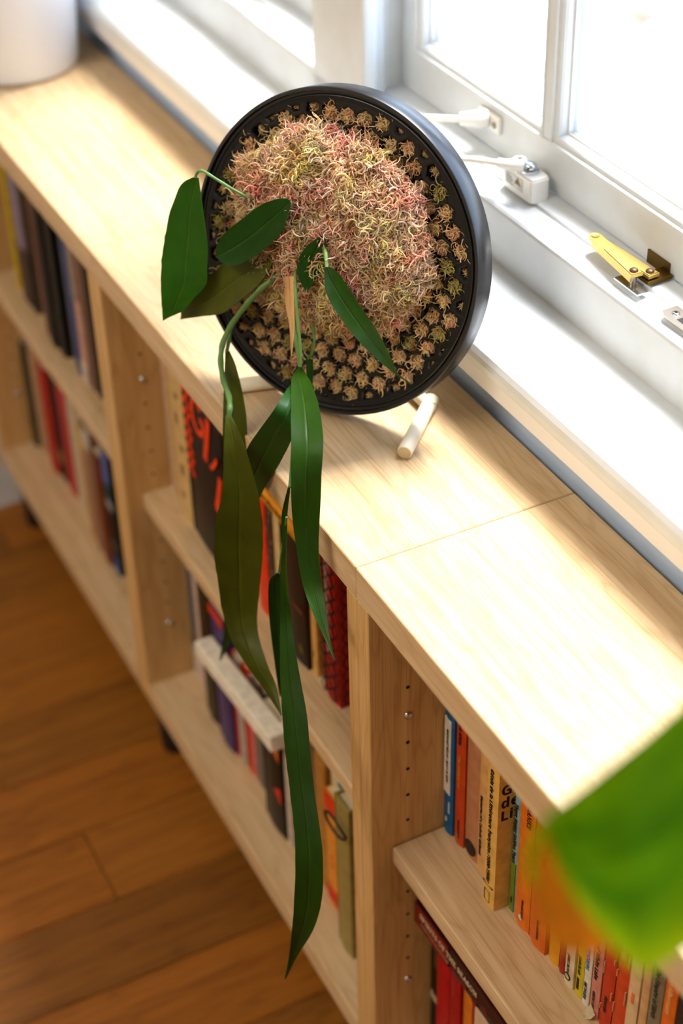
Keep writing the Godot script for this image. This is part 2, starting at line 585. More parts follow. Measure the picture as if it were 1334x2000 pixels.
	while places.size() < 2500 and tries < 20000:
		tries += 1
		var a := rng.randf_range(-0.125, 0.125)
		var b := rng.randf_range(-0.10, 0.14)
		var h := mound_height(a, b, nz)
		if h < 0.0: continue
		var e := 0.004
		var hx := mound_height(a + e, b, nz) - mound_height(a - e, b, nz)
		var hy := mound_height(a, b + e, nz) - mound_height(a, b - e, nz)
		var nrm := Vector3(-hx, -hy, 2.0 * e).normalized() + Vector3(rng.randf_range(-1, 1), rng.randf_range(-1, 1), rng.randf_range(-1, 1)) * 0.45
		var lift := rng.randf_range(-0.003, 0.003)
		places.append([Transform3D(frame_to(nrm, rng.randf() * TAU, rng.randf_range(0.65, 1.15)), Vector3(a, b, h + lift)), moss_color(a, b, cn, rng.randf_range(0.85, 1.08))])
	tufts("moss_mound", t, xf, places, big)
	var small := []
	for k in 6: small.append(sprig_mesh(200 + k, 13, 0.0095, 0.00066, 0.8))
	var inner := []
	for c in cells:
		var full: bool = c[1] > 0.006
		var dim := rng.randf_range(0.95, 1.0)
		var green := rng.randf() < 0.16
		for k in (8 if full else 4):
			var col := moss_color(c[0].x * 3.0 + k * 0.01, c[0].y * 3.0, cn, dim)
			if green: col = col.lerp(Color(0.62, 0.62, 0.22), 0.5)
			else: col = col.lerp(Color(1.0, 0.88, 0.64), 0.5)
			var off := Vector3(rng.randf_range(-1, 1), rng.randf_range(-1, 1), 0) * 0.0038 * (1.0 if full else 0.4)
			var sc := rng.randf_range(0.7, 1.0) * (1.0 if full else 0.55)
			inner.append([Transform3D(frame_to(Vector3(rng.randf_range(-0.3, 0.3), rng.randf_range(-0.3, 0.3), 1), rng.randf() * TAU, sc).scaled(Vector3(1.1, 1.1, 0.75)), Vector3(c[0].x, c[0].y, -0.0098 + 0.0007 * k) + off), col])
	tufts("cell_moss", t, xf, inner, small)
	# stand of round dowels
	var s := thing("dowel_stand", "stand of cream white round dowels carrying the black planter on the bookcase top", "stand", PLANTER_AT)
	var base := Vector3(-0.2, 0, -0.066)
	var legs := [[Vector3(-0.1098, 0.0068, -0.1044), Vector3(-0.170, 0.0068, -0.165)], [Vector3(-0.2796, 0.0068, -0.0091), Vector3(-0.240, 0.0068, -0.150)]]
	for l in legs:
		var d: Vector3 = (l[1] - l[0]).normalized()
		var lg := part("leg", tube([l[0] - base, l[0] + d * 0.0012 - base, l[1] - base], [0.0060, 0.0067, 0.0067], 20), M.dowel, s)
		var e := tube([l[0] - d * 0.0003 - base, l[0] + d * 0.0002 - base], 0.0056, 20)
		part("end_cap", e, M.dowel_end, lg, Vector3.ZERO, "bare wooden end")
	part("cross_bar", tube([Vector3(-0.245, 0.0068, -0.158) - base, Vector3(-0.158, 0.0068, -0.158) - base], 0.006, 14), M.dowel, s)
	part("upright", tube([Vector3(-0.212, 0.006, -0.158) - base, Vector3(-0.240, 0.13, -0.148) - base], 0.006, 14), M.dowel, s)
	part("peg", tube([Vector3(-0.240, 0.124, -0.150) - base, Vector3(-0.2345, 0.1362, -0.1145) - base], 0.005, 14), M.dowel, s)

func make_plants() -> void:
	var plant := thing("trailing_plant", "vining plant with long strap shaped dark green leaves rooted in the moss, hanging down", "plant", PLANTER_AT)
	add_leaf(plant, "leaf", [Vector3(-0.0992, 0.2056, 0.0574), Vector3(-0.0982, 0.1915, 0.0618), Vector3(-0.0966, 0.1744, 0.0668), Vector3(-0.0932, 0.1541, 0.0715), Vector3(-0.0905, 0.1357, 0.0762), Vector3(-0.0877, 0.1181, 0.0805), Vector3(-0.0893, 0.1022, 0.0870), Vector3(-0.0908, 0.0914, 0.0919), Vector3(-0.0915, 0.0852, 0.0951)], [Vector3(0.0012, -0.0001, -0.0023), Vector3(0.0095, -0.0066, -0.0048), Vector3(0.0133, -0.0059, -0.0089), Vector3(0.0158, -0.0044, -0.0121), Vector3(0.0164, -0.0033, -0.0135), Vector3(0.0139, -0.0002, -0.0152), Vector3(0.0080, 0.0012, -0.0116), Vector3(0.0048, 0.0004, -0.0079), Vector3(0.0012, 0.0022, -0.0062)], 0.12, "leaf_bright", "broad bright green leaf folded out to the left with a torn tip")
	add_leaf(plant, "leaf", [Vector3(-0.0066, 0.2131, 0.0140), Vector3(-0.0113, 0.2060, 0.0176), Vector3(-0.0206, 0.1935, 0.0254), Vector3(-0.0327, 0.1776, 0.0360), Vector3(-0.0445, 0.1645, 0.0455), Vector3(-0.0545, 0.1550, 0.0529), Vector3(-0.0606, 0.1500, 0.0566), Vector3(-0.0640, 0.1480, 0.0579)], [Vector3(0.0019, -0.0018, -0.0006), Vector3(0.0051, -0.0065, -0.0012), Vector3(0.0081, -0.0109, -0.0042), Vector3(0.0082, -0.0127, -0.0036), Vector3(0.0077, -0.0123, -0.0030), Vector3(0.0065, -0.0101, -0.0013), Vector3(0.0038, -0.0051, -0.0005), Vector3(0.0008, -0.0009, -0.0001)], 0.12, "leaf_deep", "dark green rounded leaf lying over the moss")
	add_leaf(plant, "leaf", [Vector3(-0.0278, 0.1564, 0.0216), Vector3(-0.0391, 0.1420, 0.0306), Vector3(-0.0545, 0.1281, 0.0419), Vector3(-0.0664, 0.1139, 0.0512), Vector3(-0.0782, 0.1002, 0.0603), Vector3(-0.0923, 0.0871, 0.0706), Vector3(-0.1051, 0.0758, 0.0795)], [Vector3(0.0031, -0.0039, 0.0005), Vector3(0.0089, -0.0098, 0.0023), Vector3(0.0136, -0.0120, 0.0015), Vector3(0.0143, -0.0113, -0.0001), Vector3(0.0127, -0.0092, -0.0027), Vector3(0.0069, -0.0056, -0.0020), Vector3(0.0019, -0.0031, 0.0013)], 0.10, "leaf_olive", "olive leaf seen from its underside")
	add_leaf(plant, "leaf", [Vector3(0.0195, 0.1893, -0.0019), Vector3(0.0170, 0.1801, 0.0018), Vector3(0.0148, 0.1695, 0.0057), Vector3(0.0139, 0.1613, 0.0082), Vector3(0.0141, 0.1500, 0.0108), Vector3(0.0155, 0.1401, 0.0124)], [Vector3(0.0009, 0.0003, -0.0023), Vector3(0.0053, -0.0007, -0.0057), Vector3(0.0078, -0.0002, -0.0073), Vector3(0.0074, 0.0001, -0.0073), Vector3(0.0043, -0.0004, -0.0049), Vector3(0.0003, -0.0002, -0.0003)], 0.10, "leaf_deep", "short dark leaf against the moss")
	add_leaf(plant, "leaf", [Vector3(0.0357, 0.1709, 0.0034), Vector3(0.0387, 0.1606, 0.0015), Vector3(0.0451, 0.1495, -0.0021), Vector3(0.0534, 0.1378, -0.0067), Vector3(0.0635, 0.1256, -0.0122), Vector3(0.0672, 0.1100, -0.0214), Vector3(0.0715, 0.0938, -0.0306), Vector3(0.0743, 0.0779, -0.0391), Vector3(0.0803, 0.0663, -0.0507)], [Vector3(0.0002, 0.0006, -0.0015), Vector3(-0.0009, 0.0050, -0.0059), Vector3(-0.0002, 0.0058, -0.0077), Vector3(-0.0012, 0.0072, -0.0071), Vector3(-0.0015, 0.0072, -0.0066), Vector3(-0.0023, 0.0071, -0.0051), Vector3(-0.0017, 0.0046, -0.0031), Vector3(-0.0002, 0.0009, -0.0009), Vector3(-0.0000, 0.0003, -0.0005)], 0.15, "leaf_green", "slim green leaf with a long drip tip")
	add_leaf(plant, "leaf", [Vector3(0.0298, 0.0799, 0.0280), Vector3(0.0619, 0.0894, 0.0429), Vector3(0.0999, 0.0913, 0.0577), Vector3(0.1345, 0.0835, 0.0726), Vector3(0.1479, 0.0595, 0.0812), Vector3(0.1499, 0.0227, 0.0837), Vector3(0.1556, -0.0032, 0.0862), Vector3(0.1663, -0.0309, 0.0886), Vector3(0.1835, -0.0476, 0.0911), Vector3(0.2025, -0.0617, 0.0935), Vector3(0.2191, -0.0697, 0.0960)], [Vector3(0.0006, -0.0000, -0.0011), Vector3(0.0032, 0.0003, -0.0064), Vector3(0.0037, 0.0026, -0.0101), Vector3(0.0054, 0.0021, -0.0115), Vector3(0.0048, 0.0028, -0.0112), Vector3(0.0058, 0.0004, -0.0094), Vector3(0.0059, -0.0015, -0.0071), Vector3(0.0046, -0.0004, -0.0067), Vector3(0.0021, 0.0009, -0.0050), Vector3(0.0000, 0.0010, -0.0016), Vector3(0.0001, 0.0002, -0.0004)], 0.14, "leaf_green", "long hanging green leaf nearest the front")
	add_leaf(plant, "leaf", [Vector3(0.0128, 0.0616, 0.0190), Vector3(0.0724, 0.0886, 0.0540), Vector3(0.0962, 0.0822, 0.0740), Vector3(0.0693, 0.0443, 0.0746), Vector3(0.0462, 0.0113, 0.0752), Vector3(0.0205, -0.0322, 0.0759), Vector3(-0.0036, -0.0909, 0.0765), Vector3(-0.0307, -0.1697, 0.0771), Vector3(-0.0503, -0.2332, 0.0777), Vector3(-0.0604, -0.2675, 0.0784), Vector3(-0.0856, -0.3195, 0.0790)], [Vector3(0.0008, -0.0004, -0.0010), Vector3(0.0028, -0.0007, -0.0050), Vector3(0.0067, -0.0047, -0.0075), Vector3(0.0081, -0.0055, -0.0103), Vector3(0.0089, -0.0073, -0.0095), Vector3(0.0076, -0.0077, -0.0058), Vector3(0.0063, -0.0063, -0.0048), Vector3(0.0034, -0.0023, -0.0041), Vector3(0.0024, -0.0013, -0.0035), Vector3(0.0024, -0.0014, -0.0030), Vector3(0.0004, -0.0002, -0.0004)], 0.10, "leaf_deep", "dark green leaf slanting behind the others")
	add_leaf(plant, "leaf", [Vector3(0.0269, 0.0534, 0.0940), Vector3(0.0341, 0.0459, 0.0957), Vector3(0.0438, 0.0269, 0.0973), Vector3(0.0504, -0.0067, 0.0990), Vector3(0.0501, -0.0357, 0.1005), Vector3(0.0468, -0.0711, 0.1018), Vector3(0.0469, -0.0980, 0.1031), Vector3(0.0461, -0.1347, 0.1045), Vector3(0.0509, -0.1561, 0.1058), Vector3(0.0629, -0.1697, 0.1071), Vector3(0.0892, -0.1778, 0.1084), Vector3(0.1148, -0.1784, 0.1097), Vector3(0.1397, -0.1908, 0.1110)], [Vector3(0.0009, -0.0004, -0.0012), Vector3(0.0025, -0.0003, -0.0040), Vector3(0.0047, 0.0002, -0.0080), Vector3(0.0060, 0.0032, -0.0132), Vector3(0.0100, 0.0023, -0.0170), Vector3(0.0103, 0.0039, -0.0188), Vector3(0.0099, 0.0032, -0.0172), Vector3(0.0086, 0.0021, -0.0143), Vector3(0.0062, 0.0027, -0.0122), Vector3(0.0054, 0.0018, -0.0105), Vector3(0.0040, 0.0008, -0.0077), Vector3(0.0021, 0.0009, -0.0052), Vector3(0.0001, 0.0002, -0.0005)], 0.20, "leaf_olive", "largest olive green leaf with a notched edge")
	add_leaf(plant, "leaf", [Vector3(-0.0514, 0.0630, 0.0600), Vector3(-0.0345, 0.0556, 0.0647), Vector3(-0.0210, 0.0265, 0.0693), Vector3(-0.0127, -0.0020, 0.0740), Vector3(-0.0164, -0.0393, 0.0763), Vector3(-0.0218, -0.0761, 0.0787), Vector3(-0.0215, -0.1042, 0.0810)], [Vector3(0.0006, -0.0000, -0.0012), Vector3(0.0012, 0.0005, -0.0048), Vector3(0.0030, -0.0011, -0.0088), Vector3(0.0044, -0.0033, -0.0096), Vector3(0.0028, -0.0011, -0.0081), Vector3(0.0019, -0.0004, -0.0045), Vector3(0.0002, -0.0000, -0.0004)], 0.12, "leaf_olive", "narrow olive leaf behind the thick stem")
	add_leaf(plant, "leaf", [Vector3(0.1347, 0.0455, 0.0900), Vector3(0.1277, 0.0162, 0.0921), Vector3(0.1291, -0.0043, 0.0942), Vector3(0.1323, -0.0198, 0.0963), Vector3(0.1334, -0.0470, 0.0983), Vector3(0.1385, -0.0802, 0.1012), Vector3(0.1521, -0.1018, 0.1071), Vector3(0.1684, -0.1259, 0.1130), Vector3(0.1864, -0.1473, 0.1189), Vector3(0.2019, -0.1691, 0.1248), Vector3(0.2197, -0.1979, 0.1306), Vector3(0.2386, -0.2202, 0.1365), Vector3(0.2534, -0.2445, 0.1424), Vector3(0.2604, -0.2827, 0.1483), Vector3(0.2589, -0.3208, 0.1542), Vector3(0.2469, -0.3694, 0.1601), Vector3(0.2402, -0.4042, 0.1660)], [Vector3(0.0005, -0.0000, -0.0009), Vector3(0.0011, -0.0000, -0.0020), Vector3(0.0017, -0.0008, -0.0017), Vector3(0.0014, -0.0008, -0.0011), Vector3(0.0041, -0.0034, -0.0009), Vector3(0.0025, 0.0003, -0.0040), Vector3(0.0034, 0.0004, -0.0052), Vector3(0.0047, 0.0007, -0.0072), Vector3(0.0057, 0.0008, -0.0087), Vector3(0.0058, 0.0008, -0.0088), Vector3(0.0056, 0.0008, -0.0087), Vector3(0.0057, 0.0007, -0.0091), Vector3(0.0053, 0.0017, -0.0103), Vector3(0.0065, -0.0004, -0.0098), Vector3(0.0050, -0.0007, -0.0075), Vector3(0.0015, 0.0004, -0.0033), Vector3(0.0002, -0.0000, -0.0004)], 0.15, "leaf_green", "longest lowest leaf hanging far below the shelf edge")
	add_leaf(plant, "leaf", [Vector3(0.0952, -0.0726, 0.0880), Vector3(0.0919, -0.0817, 0.0883), Vector3(0.0889, -0.1110, 0.0887), Vector3(0.0891, -0.1340, 0.0890), Vector3(0.0899, -0.1633, 0.0893), Vector3(0.0906, -0.1932, 0.0897), Vector3(0.0902, -0.2184, 0.0900)], [Vector3(0.0006, 0.0001, -0.0014), Vector3(0.0015, 0.0002, -0.0059), Vector3(0.0017, -0.0012, -0.0060), Vector3(0.0014, -0.0013, -0.0057), Vector3(0.0013, -0.0009, -0.0044), Vector3(0.0010, -0.0003, -0.0026), Vector3(0.0003, -0.0000, -0.0006)], 0.20, "leaf_deep", "small curled dark leaf")
	add_leaf(plant, "leaf", [Vector3(0.0055, 0.0691, 0.0078), Vector3(0.0068, 0.0592, 0.0083), Vector3(0.0084, 0.0466, 0.0094), Vector3(0.0119, 0.0269, 0.0114)], [Vector3(0.0021, -0.0011, -0.0023), Vector3(0.0018, -0.0003, -0.0025), Vector3(0.0019, -0.0008, -0.0018), Vector3(0.0005, -0.0000, -0.0010)], 0.10, "leaf_deep", "")
	add_leaf(plant, "dried_sheath", [Vector3(-0.0011, 0.1487, 0.0199), Vector3(0.0061, 0.1279, 0.0236), Vector3(0.0141, 0.1094, 0.0262), Vector3(0.0202, 0.0867, 0.0311)], [Vector3(0.0017, -0.0001, -0.0034), Vector3(0.0027, -0.0006, -0.0027), Vector3(0.0013, 0.0001, -0.0018), Vector3(0.0002, -0.0000, -0.0004)], 0.50, "dry_sheath", "")
	add_stem(plant, [Vector3(-0.0539, 0.1889, 0.0159), Vector3(-0.0605, 0.1979, 0.0292), Vector3(-0.0687, 0.2066, 0.0413), Vector3(-0.0802, 0.2145, 0.0519), Vector3(-0.0883, 0.2157, 0.0552), Vector3(-0.0952, 0.2122, 0.0567), Vector3(-0.0982, 0.2066, 0.0578)], 0.0013, "stem_pale")
	add_stem(plant, [Vector3(-0.0250, 0.1395, 0.0160), Vector3(-0.0264, 0.1318, 0.0300), Vector3(-0.0356, 0.1156, 0.0410), Vector3(-0.0476, 0.0906, 0.0540), Vector3(-0.0484, 0.0736, 0.0640), Vector3(-0.0401, 0.0610, 0.0710), Vector3(-0.0197, 0.0563, 0.0780), Vector3(0.0102, 0.0576, 0.0860), Vector3(0.0255, 0.0566, 0.0920), Vector3(0.0279, 0.0487, 0.0950)], 0.0025, "stem_green")
	add_stem(plant, [Vector3(-0.0660, 0.0782, 0.0480), Vector3(-0.0534, 0.0727, 0.0560), Vector3(-0.0494, 0.0618, 0.0610)], 0.0017, "stem_green")
	add_stem(plant, [Vector3(-0.0161, 0.1598, 0.0060), Vector3(0.0104, 0.1447, 0.0200), Vector3(0.0226, 0.1233, 0.0250), Vector3(0.0303, 0.0984, 0.0270), Vector3(0.0296, 0.0783, 0.0280)], 0.0014, "stem_pale")
	add_stem(plant, [Vector3(-0.0298, 0.1086, 0.0060), Vector3(0.0046, 0.1027, 0.0200), Vector3(0.0133, 0.0774, 0.0210), Vector3(0.0051, 0.0560, 0.0160)], 0.0019, "stem_pale")
	add_stem(plant, [Vector3(0.0099, 0.1779, -0.0073), Vector3(0.0279, 0.1783, -0.0001), Vector3(0.0360, 0.1705, 0.0033)], 0.0016, "stem_pale")
	add_stem(plant, [Vector3(0.0080, 0.1022, 0.0039), Vector3(0.0159, 0.0908, 0.0073), Vector3(0.0124, 0.0791, 0.0080), Vector3(0.0051, 0.0690, 0.0081)], 0.0013, "stem_green")
	add_stem(plant, [Vector3(0.0120, 0.0648, 0.0190), Vector3(0.0591, 0.0602, 0.0460), Vector3(0.1046, 0.0555, 0.0720), Vector3(0.1351, 0.0447, 0.0900)], 0.0013, "stem_green")
	add_stem(plant, [Vector3(0.1328, 0.0147, 0.0930), Vector3(0.1132, -0.0314, 0.0900), Vector3(0.0992, -0.0684, 0.0880)], 0.0010, "stem_green")
	add_stem(plant, [Vector3(-0.0366, 0.1979, 0.0028), Vector3(-0.0140, 0.2078, 0.0105), Vector3(-0.0057, 0.2107, 0.0130)], 0.0013, "stem_green")
	add_stem(plant, [Vector3(-0.0426, 0.1454, 0.0097), Vector3(-0.0307, 0.1545, 0.0192), Vector3(-0.0302, 0.1563, 0.0231)], 0.0013, "stem_green")
	var house := thing("potted_houseplant", "blurred broad green leaf with a withered orange side in the nearest corner", "plant", Vector3(0.62, DECK, -0.1))
	add_leaf(house, "leaf", [Vector3(-0.0631, 0.3386, 0.1886), Vector3(-0.0573, 0.3346, 0.2120), Vector3(-0.0520, 0.3317, 0.2346), Vector3(-0.0472, 0.3299, 0.2563), Vector3(-0.0432, 0.3311, 0.2744), Vector3(-0.0454, 0.3349, 0.2868), Vector3(-0.0489, 0.3413, 0.2971), Vector3(-0.0541, 0.3446, 0.3021), Vector3(-0.0573, 0.3470, 0.3045)], [Vector3(0.0282, -0.0426, 0.0156), Vector3(0.0272, -0.0404, 0.0138), Vector3(0.0262, -0.0382, 0.0121), Vector3(0.0252, -0.0360, 0.0105), Vector3(0.0237, -0.0335, 0.0092), Vector3(0.0188, -0.0259, 0.0059), Vector3(0.0128, -0.0171, 0.0032), Vector3(0.0078, -0.0101, 0.0015), Vector3(0.0031, -0.0039, 0.0003)], 0.10, "house_leaf", "broad green leaf")
	add_leaf(house, "withered_leaf", [Vector3(-0.0712, 0.3381, 0.2911), Vector3(-0.0702, 0.3275, 0.2929), Vector3(-0.0666, 0.3160, 0.2913), Vector3(-0.0585, 0.3069, 0.2902), Vector3(-0.0512, 0.2979, 0.2907), Vector3(-0.0458, 0.2902, 0.2931), Vector3(-0.0434, 0.2869, 0.2939)], [Vector3(0.0014, -0.0008, -0.0015), Vector3(0.0043, -0.0022, -0.0051), Vector3(0.0071, -0.0027, -0.0098), Vector3(0.0080, -0.0020, -0.0130), Vector3(0.0080, -0.0012, -0.0142), Vector3(0.0056, -0.0007, -0.0103), Vector3(0.0024, -0.0003, -0.0045)], 0.15, "withered", "withered orange brown leaf")
	add_leaf(house, "leaf", [Vector3(-0.0692, 0.3411, 0.2961), Vector3(-0.0678, 0.3361, 0.3019), Vector3(-0.0644, 0.3294, 0.3065), Vector3(-0.0607, 0.3237, 0.3088), Vector3(-0.0571, 0.3192, 0.3090)], [Vector3(0.0006, -0.0003, -0.0006), Vector3(0.0015, -0.0012, -0.0010), Vector3(0.0014, -0.0008, -0.0015), Vector3(0.0009, -0.0002, -0.0015), Vector3(0.0004, -0.0002, -0.0005)], 0.10, "house_leaf_yellow", "thin yellowing leaf edge")
	var house_tip := Vector3(-0.0631, 0.3386, 0.1886)
	var withered_tip := Vector3(-0.0712, 0.3381, 0.2911)
	part("pot", lathe([[Vector2(0.0, 0.0), Vector2(0.052, 0.0)], [Vector2(0.052, 0.0), Vector2(0.056, 0.004), Vector2(0.068, 0.115), Vector2(0.068, 0.12)], [Vector2(0.068, 0.12), Vector2(0.063, 0.12)], [Vector2(0.063, 0.12), Vector2(0.061, 0.1), Vector2(0.0, 0.1)]], 1, 48), M.terracotta, house)
	part("petiole", tube(spline([Vector3(0.0, 0.1, 0.0), Vector3(0.005, 0.2, 0.03), house_tip + Vector3(0.02, -0.02, -0.01), house_tip], 6), 0.0022, 8), M.stem_green, house)
	part("petiole", tube(spline([Vector3(0.01, 0.1, 0.01), Vector3(0.0, 0.16, 0.12), Vector3(-0.05, 0.21, 0.2), withered_tip + Vector3(-0.005, -0.03, -0.015), withered_tip], 6), 0.0018, 8), M.stem_green, house)
	var pot := thing("plant_pot", "plain matt white round pot at the far end of the bookcase top", "pot", Vector3(-1.118, DECK, -0.0928))
	part("pot_body", lathe([[Vector2(0.0, 0.001), Vector2(0.074, 0.001)], [Vector2(0.074, 0.001), Vector2(0.079, 0.003), Vector2(0.081, 0.008), Vector2(0.0925, 0.20)], [Vector2(0.0925, 0.20), Vector2(0.0925, 0.205), Vector2(0.088, 0.205)], [Vector2(0.088, 0.205), Vector2(0.086, 0.18), Vector2(0.0, 0.18)]], 1, 72), M.pot_white, pot)
	part("soil", lathe([[Vector2(0.0865, 0.181), Vector2(0.05, 0.186), Vector2(0.0, 0.188)]], 1, 36), M.soil, pot)

# ------------------------------------------------------------------ the room
func make_room() -> void:
	var D := DECK
	# floor boards run away from the window
	var fl := struct("floor", box(Vector3(-1.36, -0.12, -0.40), Vector3(2.5, -0.016, 3.1), 0.001), M.floor_board_1, "dark orange brown wooden floor")
	rng.seed = 5
	var wdt := 0.118
	var shapes := {}
	for i in 31:
		var x := -1.225 + i * wdt
		var z := -0.37 - rng.randf() * 0.9
		while z < 3.0:
			var ln: float = [1.1, 1.45, 0.9][rng.randi() % 3]
			var z0 := maxf(z, -0.38)
			var z1 := minf(z + ln, 3.05)
			if z1 - z0 > 0.02:
				var key := "%.3f" % (z1 - z0)
				if not shapes.has(key):
					shapes[key] = box(Vector3(0.0005, -0.016, 0.0005), Vector3(wdt - 0.0005, 0.0, z1 - z0 - 0.0005), 0.0014)
				part("plank", shapes[key], M["floor_board_%d" % (rng.randi() % 4)], fl, Vector3(x, 0.0, z0))
			z += ln
	var wl := -0.25
	var wb := -0.385
	struct("wall_back", box(Vector3(-1.35, -0.02, wb), Vector3(2.5, D + 0.034, -0.2140), 0.001), M.wall_blue, "grey blue wall under the window sill")
	var st := st_new()
	add_box(st, Vector3(-1.35, 2.02, wb), Vector3(2.5, 2.62, wl), 0.001)
	add_box(st, Vector3(1.02, D + 0.034, wb), Vector3(2.5, 2.02, wl), 0.001)
	struct("wall_back_upper", done(st), M.wall_paint, "painted wall round the window")
	struct("wall_left", box(Vector3(-1.35, -0.02, wb), Vector3(-1.232, 2.62, 3.1), 0.001), M.wall_paint, "white end wall beyond the far bookcase")
	struct("baseboard_left", sweep([Vector2(-1.232, 0.0), Vector2(-1.218, 0.0), Vector2(-1.218, 0.115), Vector2(-1.222, 0.13), Vector2(-1.226, 0.134), Vector2(-1.232, 0.136)], 2, wl, 3.0), M.white_paint, "white skirting board on the end wall")
	struct("wall_right", box(Vector3(2.4, -0.02, wb), Vector3(2.52, 2.62, 3.1), 0.001), M.wall_paint)
	struct("wall_front", box(Vector3(-1.35, -0.02, 3.0), Vector3(2.52, 2.62, 3.12), 0.001), M.wall_paint)
	struct("ceiling", box(Vector3(-1.36, 2.6, wb), Vector3(2.53, 2.72, 3.13), 0.001), M.ceiling_paint)
	# unseen ceiling lamp behind the viewer, placed to light the shelf fronts
	var lamp := thing("unseen_ceiling_lamp", "unseen warm flat ceiling lamp behind the viewer, placed to light the shelf fronts", "lamp", Vector3(0.1, 2.6, 1.75))
	part("housing", box(Vector3(-0.62, -0.05, -0.42), Vector3(0.62, 0.0, 0.42), 0.004), M.plastic_white, lamp)
	part("unseen_lamp_diffuser", box(Vector3(-0.6, -0.056, -0.4), Vector3(0.6, -0.05, 0.4), 0.002), M.unseen_lamp_glow, lamp)
	var al := AreaLight3D.new()
	al.name = "unseen_lamp_light"
	al.area_size = Vector2(1.2, 0.8)
	al.light_color = Color(1.0, 0.965, 0.91)
	al.light_energy = UNSEEN_LAMP_ENERGY
	al.area_range = 8.0
	al.shadow_enabled = true
	lamp.add_child(al)
	al.position = Vector3(0, -0.06, 0)
	al.rotation.x = -PI / 2
	# sill with its fascia and rounded nose
	var nose := [Vector2(-0.187, 0.0555), Vector2(-0.1855, 0.0580), Vector2(-0.1852, 0.0640), Vector2(-0.1862, 0.0690), Vector2(-0.1885, 0.0735), Vector2(-0.192, 0.0770), Vector2(-0.1965, 0.0792), Vector2(-0.202, 0.08)]
	var pr := [Vector2(-0.30, 0.08), Vector2(-0.30, 0.0545), Vector2(-0.1895, 0.0545)]
	pr.append_array(nose)
	var lift := func(a: Array) -> Array: return a.map(func(v): return v + Vector2(0, D))
	var sill := struct("trim_1", sweep(lift.call(pr), 0, -1.232, 1.02), M.white_paint, "bright white window sill with a rounded nose")
	struct("trim_2", sweep(lift.call([Vector2(-0.30, 0.0345), Vector2(-0.1925, 0.0345), Vector2(-0.1905, 0.036), Vector2(-0.1905, 0.0525), Vector2(-0.193, 0.0545), Vector2(-0.30, 0.0545)]), 0, -1.232, 1.02), M.cream_paint, "cream fascia under the window sill")
	# window: riser and ledge, posts, sashes
	var w := Node3D.new(); w.name = "window_1"; add_child(w); w.set_meta("kind", "structure"); w.set_meta("label", "white painted casement window in two lights")
	w.position = Vector3(0, D, 0)
	part("frame_ledge", sweep([Vector2(-0.2745, 0.079), Vector2(-0.2745, 0.1305), Vector2(-0.2752, 0.1332), Vector2(-0.2772, 0.1350), Vector2(-0.2800, 0.1350), Vector2(-0.2820, 0.1335), Vector2(-0.2850, 0.1322), Vector2(-0.2890, 0.1320), Vector2(-0.2930, 0.1330), Vector2(-0.3050, 0.1342), Vector2(-0.3056, 0.1330), Vector2(-0.3066, 0.1330), Vector2(-0.3072, 0.1362), Vector2(-0.3085, 0.1370), Vector2(-0.3290, 0.1378), Vector2(-0.3295, 0.134), Vector2(-0.345, 0.134), Vector2(-0.385, 0.12), Vector2(-0.385, 0.079)], 0, -1.19, 1.0), M.white_paint, w, Vector3.ZERO, "bottom rail of the window frame with a ledge")
	var top := 1.28
	# centre post in plan (x, z)
	var half := [Vector2(0.0575, -0.2765), Vector2(0.0585, -0.280), Vector2(0.0585, -0.286), Vector2(0.0565, -0.290), Vector2(0.0530, -0.2925), Vector2(0.0495, -0.2940), Vector2(0.0475, -0.2965), Vector2(0.0475, -0.302), Vector2(0.0450, -0.305), Vector2(0.0400, -0.3070), Vector2(0.0385, -0.3095), Vector2(0.0380, -0.312), Vector2(0.0368, -0.3135), Vector2(0.0368, -0.345), Vector2(0.03, -0.385)]
	var post_at := -0.5605
	var outline := [Vector2(post_at + 0.0555, -0.2745)]
	for p in half: outline.append(p + Vector2(post_at, 0))
	for i in range(half.size() - 1, -1, -1): outline.append(Vector2(post_at - half[i].x, half[i].y))
	outline.append(Vector2(post_at - 0.0555, -0.2745))
	part("centre_post", sweep(outline, 1, 0.079, top), M.white_paint, w, Vector3.ZERO, "wide moulded post between the two lights")
	for q in [[-1.19, -1.125], [0.965, 1.03]]:
		part("side_post", box(Vector3(q[0], 0.034, -0.385), Vector3(q[1], top, -0.2745), 0.004), M.white_paint, w)
	part("frame_head", box(Vector3(-1.19, top - 0.03, -0.385), Vector3(1.03, top + 0.03, -0.2745), 0.004), M.white_paint, w)
	sash(w, -0.5235, 0.960, [-0.2550, 0.045, 0.345, 0.645], top - 0.035)
	sash(w, -1.12, -0.5975, [-0.86], top - 0.035)
	var g := struct("ground", ground_mesh(), M.ground, "pale ground outside with brown patches")
	g.position = Vector3(0, -0.32, 0)

